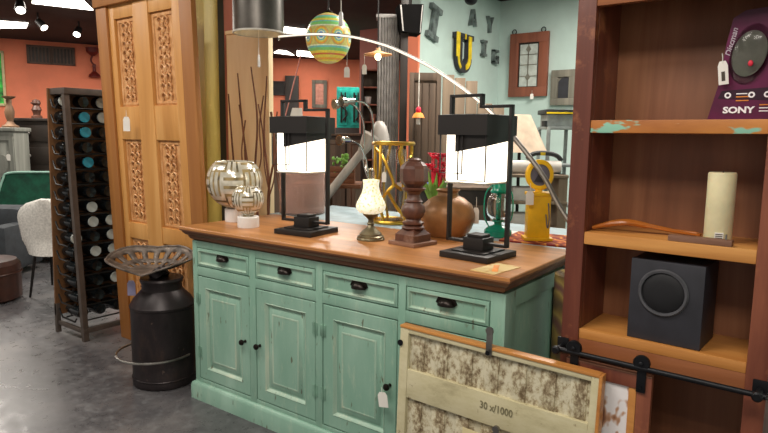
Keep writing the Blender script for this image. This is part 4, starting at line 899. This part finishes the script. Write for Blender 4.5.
MB().tube([(0, 0, .0), (0, 0, .32)], .004, 6).build('cord', 'string', hf); MB().sphere((0, 0, -.0), .028, 14, 8, (.8, .8, 1)).build('head', 'flower_red', hf); MB().lathe([(.05, -.06), (.035, -.03), (.02, -.02)], 16).build('skirt', 'orange_ink', hf); MB().cyl((0, 0, -.11), (0, 0, -.05), .014, n=10).build('tail', 'tag_paper', hf)

# multi-arm chrome lamp
base = P(373, 215, 4.05); base.z = 0
ca = thing('chrome_arc_lamp', 'chrome floor lamp with three curved arms and cylinder heads', 'floor lamp', base)
rb = lambda u, v, d: P(u, v, d) - base
MB().lathe([(.14, 0), (.14, .02), (.02, .035), (0, .035)], 32).build('foot', 'chrome', ca)
MB().cyl((0, 0, .03), (0, 0, 1.0), .014, n=14).build('pole', 'chrome', ca)
for pts_, hp in (([(364, 165, 4.05), (364, 140, 4.05), (363, 120, 4.05), (357, 108, 4.05), (349, 103, 4.0)], (338, 104, 3.95)), ([(373, 165, 4.07), (373, 140, 4.07), (372, 115, 4.07), (366, 104, 4.05), (356, 101, 4.0)], (345, 101.5, 3.95)), ([(368, 180, 4.05), (366, 160, 4.03), (360, 146, 3.97), (350, 140, 3.9)], (342, 140, 3.85))):
    arm = MB().tube(smooth([Vector((0, 0, 1.0))] + [rb(*q_) for q_ in pts_]), .007, 8).build('arm', 'chrome', ca)
    e0, e1 = rb(*pts_[-1]), rb(*hp); dv_ = (e1 - e0)
    MB().cyl(e0 + dv_ * .2, e1, .022, n=18).cyl(e1, e1 + dv_ * .35, .03, .034, 18).build('head', 'chrome', ca)
    MB().cyl(e1 + dv_ * .351, e1 + dv_ * .4, .026, n=18).build('bulb', 'steel', ca)
# grey spotlight on slanted arm
gl0, gl1 = P(319, 206, 4.3), P(362, 152, 4.3); g0 = Vector((gl0.x, gl0.y, 0))
gl = thing('studio_lamp', 'grey studio lamp with thick slanted arm behind the small mosaic lamp', 'lamp', g0)
MB().tube([gl0 - g0 - Vector((0, 0, 0)), gl1 - g0], .03, 14).build('arm', 'greywood_stump', gl)
hd0, hd1 = gl1 - g0, P(371, 137, 4.3) - g0
MB().cyl(hd0 - (hd1 - hd0) * .1, hd1, .03, .065, 20).cyl(hd1, hd1 + (hd1 - hd0) * .15, .065, .06, 20).build('head', 'greywood_stump', gl)
MB().cyl((0, 0, 0), gl0 - g0, .022, n=12).lathe([(.14, 0), (.14, .02), (0, .03)], 24).build('stand', 'black_metal', gl)
# low wooden bench with crate
c0 = P(348, 200, 4.6); bn = thing('wooden_bench', 'dark brown slatted wooden shelf bench in the middle background', 'bench', (c0.x, c0.y, 0), YAW)
for z in (.98, .75, .45): MB().box(-.4, .1, -.15, .2, z, z + .03, .003).build('shelf', 'crate_wood', bn)
for x in (-.38, -.15, .08):
    for y in (-.13, .18): MB().box(x - .018, x + .018, y - .018, y + .018, 0, .98, .002).build('leg', 'dark_shutter_wood', bn)
cr = thing('wooden_crate', 'reddish brown wooden crate on the dark bench behind the left lamp', 'crate', (c0.x - .06 * cy, c0.y - .06 * sy, 1.0105), YAW)
for k in range(3): MB().box(-.11, .11, -.08, -.068, .002 + k * .042, .038 + k * .042, .002).build('slat', 'crate_wood', cr)
MB().box(-.11, .11, -.068, .08, 0, .012).box(-.11, -.098, -.068, .08, .012, .12).box(.098, .11, -.068, .08, .012, .12).box(-.098, .098, .068, .08, .012, .12).build('box', 'crate_wood', cr)
fp = thing('trailing_plant', 'small green trailing plant above the wooden crate', 'plant', (c0.x - .05 * cy, c0.y - .05 * sy, 1.024)); random.seed(5)
lf_ = MB()
for k in range(26):
    a, r, z = random.uniform(0, 2 * PI), random.uniform(.01, .07), random.uniform(.06, .2)
    lf_.sphere((r * math.cos(a), r * math.sin(a), z), .022, 8, 5, (1, .35, .7), M=Matrix.Rotation(a, 4, 'Z'))
lf_.build('leaves', 'leaf_green', fp); MB().cyl((0, 0, 0), (0, 0, .1), .035, .045, 16).build('pot', 'dark_turned_wood', fp)
b0 = P(379.5, 143, 4.45); gs_ = thing('stand_lamp', 'frosted bell shade lamp on a slim stand behind the gold holder', 'lamp', (b0.x, b0.y, 0))
MB().lathe([(.075, 0), (.068, .06), (.05, .12), (.03, .15), (.015, .16), (.012, .16), (.026, .148), (.046, .118), (.064, .06), (.071, 0)], 28, c=(0, 0, b0.z), cap=False).build('shade', 'frosted_glass', gs_)
MB().cyl((0, 0, .02), (0, 0, b0.z + .15), .008, n=10).lathe([(.1, 0), (.1, .015), (0, .02)], 24).build('stand', 'black_metal', gs_)

# dark chest + flowers + blue cloth behind the pot
c0 = P(440, 200, 4.1); ch = thing('dark_chest', 'dark wooden chest behind the brown pot', 'chest', (c0.x, c0.y, 0), YAW); zt = P(440, 189.5, 4.1).z
MB().box(-.26, .34, -.02, .32, 0, zt, .006).build('body', 'black_wood', ch); MB().box(-.275, .355, -.035, .33, zt, zt + .02, .004).build('lid', 'dark_shutter_wood', ch)
MB().rects(-.22, .3, .1, zt - .1, [(0, .0), (0, -.012), (.04, -.012), (.05, -.004), (.06, -.004)], M=Matrix.Translation((0, -.018, 0))).build('front_panel', 'dark_shutter_wood', ch)
bc = onz(431, 188, zt + .02); tag(MB().box(-.07, .07, -.04, .04, 0, .035, .014).build('blue_cloth', 'blue_cloth', None, (bc.x, bc.y, zt + .0205), YAW), 'folded blue cloth on the dark chest left of the brown pot', 'cloth')
fl = thing('flowering_plant', 'red flowered succulent plant rising behind the brown pot', 'plant', (.985, .71, BT))
MB().lathe([(.05, 0), (.065, .1), (.07, .11), (.05, .11), (0, .1)], 24).build('planter', 'dark_turned_wood', fl)
random.seed(11)
for k in range(16):
    a = 2 * PI * k / 16 + random.uniform(-.2, .2); L = random.uniform(.08, .13); z0 = .16
    d_ = Vector((math.cos(a), math.sin(a), 0)); pts_ = [Vector((0, 0, .1)), d_ * L * .35 + Vector((0, 0, z0 + .04)), d_ * L * .7 + Vector((0, 0, z0 + random.uniform(.06, .15)))]
    MB().tube(smooth(pts_, 4), [.006, .009, .011, .012, .012, .011, .008, .005, .002], 6).build('leaf', 'leaf_green', fl)
for k in range(22):
    a, r = random.uniform(0, 2 * PI), random.uniform(.01, .085); z = random.uniform(.27, .37)
    m = MB(); cpt = Vector((r * math.cos(a), r * math.sin(a), z))
    for j in range(6):
        t = 2 * PI * j / 6 + k; m.tube([cpt, cpt + Vector((.012 * math.cos(t), .012 * math.sin(t), .012)), cpt + Vector((.022 * math.cos(t), .022 * math.sin(t), .016))], [.003, .0055, .001], 5)
    m.tube([(r * .3 * math.cos(a), r * .3 * math.sin(a), .12), cpt], .003, 5); m.build('flower', 'flower_red', fl)

# ---------------------------------------------------------------- right background by the teal wall
TX = -.639; TY = 4.719
def letter(name, label, polys, u, v, h, m, tilt=0., depth=.04, m2=None, extra=None):
    p = onx(u, v, TX); o = thing(name, label, 'letter', p); M = Rz(PI / 2) @ Matrix.Rotation(tilt, 4, 'Y')
    mb = MB()
    for poly in polys: mb.prism([(x * h, z * h) for x, z in poly], -.002 - depth, -.002, M=M)
    mb.build('letter_body', m, o)
    if extra:
        mb = MB()
        for poly in extra: mb.prism([(x * h, z * h) for x, z in poly], -.012 - depth, -.002 - depth, M=M)
        mb.build('letter_face', m2, o)
    return o
def rect(x0, x1, z0, z1): return [(x0, z0), (x1, z0), (x1, z1), (x0, z1)]
def xl(polys, dy=0): return polys
# faces point to +X: mirror x so that letters read from the room
I_ = [rect(-.3, .3, .34, .5), rect(-.13, .13, -.35, .35), rect(-.3, .3, -.5, -.34)]
Uo = [rect(-.5, -.06, .4, .55), rect(.1, .5, .4, .55)]
def uarc(r0, r1, n=14, cx=0., cz=-.12):
    out = []
    for i in range(n):
        a, b = PI + PI * i / n, PI + PI * (i + 1) / n
        out.append([(cx + r0 * math.cos(a), cz + r0 * math.sin(a)), (cx + r1 * math.cos(a), cz + r1 * math.sin(a)), (cx + r1 * math.cos(b), cz + r1 * math.sin(b)), (cx + r0 * math.cos(b), cz + r0 * math.sin(b))])
    return out
Uall = [rect(-.5, -.02, .4, .55), rect(.08, .52, .4, .55), rect(-.42, -.14, -.12, .42), rect(.2, .4, -.12, .42)] + uarc(.15, .42)
Uface = [rect(-.5, -.33, -.12, .55), rect(-.02, .02, .4, .55), rect(.2, .36, -.12, .5)] + uarc(.2, .34, 7)[4:] + uarc(.34, .42, 7)[:2]
A_ = [[(-.4, -.5), (-.24, -.5), (.06, .5), (-.08, .5)], [(.24, -.5), (.4, -.5), (.08, .5), (-.06, .5)], rect(-.2, .2, -.2, -.08)]
Y_ = [[(-.4, .5), (-.22, .5), (.06, .0), (-.08, -.02)], [(.22, .5), (.4, .5), (.08, -.02), (-.06, .0)], rect(-.08, .08, -.5, .0)]
G_ = [rect(-.35, -.2, -.4, .4), rect(-.35, .35, .3, .45), rect(-.35, .35, -.45, -.3), rect(.2, .35, -.4, .05), rect(.02, .35, -.05, .08)]
letter('letter_sign', 'large grey letter I tilted at the left of the teal wall', I_, 432, 23, .32, 'teal_letter_dark', .25)
letter('letter_sign', 'large yellow and black letter U on the teal wall', Uall, 460.5, 54, .36, 'charcoal', 0, .05, 'letter_yellow', Uface)
letter('letter_sign', 'small dark letter A near the ceiling on the teal wall', A_, 471, 18, .17, 'teal_letter_dark')
letter('letter_sign', 'small dark letter Y high in the corner of the teal wall', Y_, 488, 25, .17, 'teal_letter_dark')
letter('letter_sign', 'small grey letter I right of the yellow letter U', I_, 482, 48.5, .17, 'teal_letter_dark')
letter('letter_sign', 'small grey letter G lowest in the corner of the teal wall', G_, 493.5, 57, .17, 'teal_letter_dark')
c = P(471, 2, 5.6); bp_ = thing('ball_pendant', 'dark round pendant above the small letter A', 'pendant lamp', c); MB().sphere((0, 0, .02), .06, 20, 12, (1, 1, .8)).build('ball', 'dark_iron', bp_); MB().cyl((0, 0, .05), (0, 0, H - c.z), .006, n=8).build('cord', 'black_metal', bp_)
def on_teal(u, v, off=0.): return ony(u, v, TY - off)
o, L, hh = framed('leaded_window', 'red brown wooden frame with leaded glass hanging on the teal wall', 'window frame', on_teal, 511, 34.5, 546.5, 96, 0, 'redbrown_frame_wood', 'black_wood', .105)
wg = MB().box(L * .28, L * .73, -.012, .0, hh * .16, hh * .82).build('leaded_glass', 'pale_bottle', o)
lm = MB().box(L * .5 - .005, L * .5 + .005, -.018, -.01, hh * .16, hh * .82)
for z in (.32, .5, .66): lm.box(L * .28, L * .73, -.018, -.01, hh * z - .004, hh * z + .004)
for z in (.74, .3): lm.prism([(L * .5 - .03, hh * z), (L * .5, hh * z - .035), (L * .5 + .03, hh * z), (L * .5, hh * z + .05)], -.02, -.012)
lm.build('lead_lines', 'grey_frame_wood', wg)
for x in (.1, .86): MB().tube([(L * x + .025 * math.cos(t), -.01, hh + .02 + .025 * math.sin(t)) for t in [2 * PI * i / 16 for i in range(16)]], .006, 6, True).build('hook', 'dark_iron', o)
price_tag('white tag hanging below the leaded glass frame', ony(532, 90, 4.66), 0, .04, .06, .04)
framed('small_mirror', 'small grey wood framed dark mirror beside the bookcase edge', 'mirror', on_teal, 552, 70.5, 575, 105, 0, 'grey_frame_wood', 'grey_frame_wood', .075)
a, b = on_teal(558, 77, .055), on_teal(572, 100, .055); L = b.x - a.x; o = COL.objects['small_mirror']
hh2 = a.z - b.z; MB().prism([(a.x - o.location.x + L / 2 * (1 - c_), b.z - o.location.z + z_ * hh2) for c_, z_ in ((1, 0), (1, .8), (.6, .95), (0, 1), (-.6, .95), (-1, .8), (-1, 0))], -.005, .0).build('mirror_glass', 'charcoal', o)

# grey shelf unit with tool box, white roll, lampshade
c0 = P(553, 200, 4.7); su = thing('metal_shelf', 'grey metal shelf unit behind the yellow gas pump', 'shelf', (c0.x, c0.y, 0), YAW)
zt = P(553, 127, 4.7).z
for x in (-.09, .12):
    for y in (-.12, .16): MB().box(x - .012, x + .012, y - .012, y + .012, 0, zt, .001).build('post', 'grey_metal_paint', su)
for z in (.45, .85, 1.15, zt - .02): MB().box(-.1, .13, -.13, .17, z, z + .02, .002).build('shelf', 'grey_metal_paint', su)
tb = thing('tool_case', 'grey tool case with black and yellow lid on the metal shelf', 'tool case', (c0.x, c0.y, zt + .0005), YAW)
MB().box(-.1, .13, -.1, .1, 0, .09, .004).build('case', 'grey_metal_paint', tb); MB().box(-.12, .15, -.12, .12, .09, .125, .006).build('lid', 'dark_tool', tb); MB().box(-.11, .14, -.123, -.11, .092, .104, .001).build('yellow_stripe', 'letter_yellow', tb)
MB().cyl((-.12, -.1, .04), (-.12, -.1, .0), .02, n=10).build('latch', 'dark_tool', tb)
c1 = P(531, 162, 4.2); wz = c1.z - .08
wb = thing('work_stand', 'weathered wooden work stand with grey trays behind the yellow gas pump', 'stand', (c1.x, c1.y, 0), YAW)
for x in (-.2, .2):
    MB().box(x - .03, x + .03, -.1, .1, 0, wz, .003).build('leg', 'plank_wood', wb)
for z in (wz - .02, wz - .2, wz - .38): MB().box(-.23, .23, -.12, .12, z, z + .02, .003).build('tray', 'plank_wood', wb)
for k, z in enumerate((wz - .18, wz - .36)):
    tag(MB().box(-.14, .06, -.1, .06, 0, .09, .01).build('storage_box', 'off_white_fabric', None, (c1.x, c1.y, z + .0005), YAW), ['off white box on the upper tray behind the yellow pump', 'off white box on the lower tray behind the yellow pump'][k], 'box', 'boxes on the work stand trays')
rlw = thing('fabric_roll', 'off white rolled fabric lying across the work stand', 'fabric', (c1.x, c1.y, wz + .046), YAW)
MB().cyl((-.21, 0, 0), (.2, 0, 0), .045, n=24).build('roll', 'off_white_fabric', rlw)
tl = thing('black_strap', 'black curved tool bag handle with yellow mark on the white roll', 'bag', (c1.x + .08 * cy, c1.y + .08 * sy, wz + .092), YAW)
MB().tube(smooth([(-.11, 0, .01), (-.06, 0, .045), (.02, 0, .05), (.09, 0, .035), (.13, 0, .0)]), .016, 10).build('handle', 'dark_tool', tl); MB().box(-.02, .012, -.02, -.014, .034, .054, .002).build('yellow_mark', 'letter_yellow', tl)
c2 = P(519, 160, 4.5); z0, z1 = P(519, 152, 4.5).z, P(519, 115, 4.5).z
ls = thing('linen_lampshade', 'beige linen cone lampshade floor lamp behind the right lantern lamp', 'floor lamp', (c2.x, c2.y, 0))
MB().lathe([(.2, z0), (.07, z1), (.066, z1), (.196, z0)], 36, cap=False).build('shade', 'beige_linen', ls); MB().cyl((0, 0, .02), (0, 0, z1 - .05), .012, n=10).build('pole', 'black_metal', ls); MB().lathe([(.14, 0), (.14, .02), (0, .03)], 28).build('foot', 'black_metal', ls)

# ---------------------------------------------------------------- light
def area(name, loc, size, power, color=(1, .93, .84), rot=(0, 0, 0)):
    l = bpy.data.lights.new(name, 'AREA'); l.shape = 'RECTANGLE'; l.size, l.size_y = size; l.energy = power; l.color = color
    o = bpy.data.objects.new(name, l); COL.objects.link(o); o.location = loc; o.rotation_euler = rot; return o
for k, (x, y, pw) in enumerate([(1.2, -1.4, 46), (2.7, -2.2, 46), (-1.0, -1.2, 42), (.6, 1.9, 60), (-2.6, 1.6, 60), (-4.8, 3.2, 95), (-3.6, 5.5, 110), (1.2, 3.4, 75), (-6.2, 1.2, 95), (-3.0, -1.0, 40)]):
    area('ceiling_lamp', (x, y, H - .03), (1.2, .6), pw)
w = bpy.data.worlds.new('world'); bpy.context.scene.world = w; w.use_nodes = True
bg = w.node_tree.nodes['Background']; bg.inputs[0].default_value = (1, .93, .86, 1); bg.inputs[1].default_value = .45
sc = bpy.context.scene; sc.view_settings.view_transform = 'Standard'; sc.view_settings.look = 'None'; sc.view_settings.exposure = 0; sc.view_settings.gamma = 1
sc.view_settings.use_curve_mapping = False
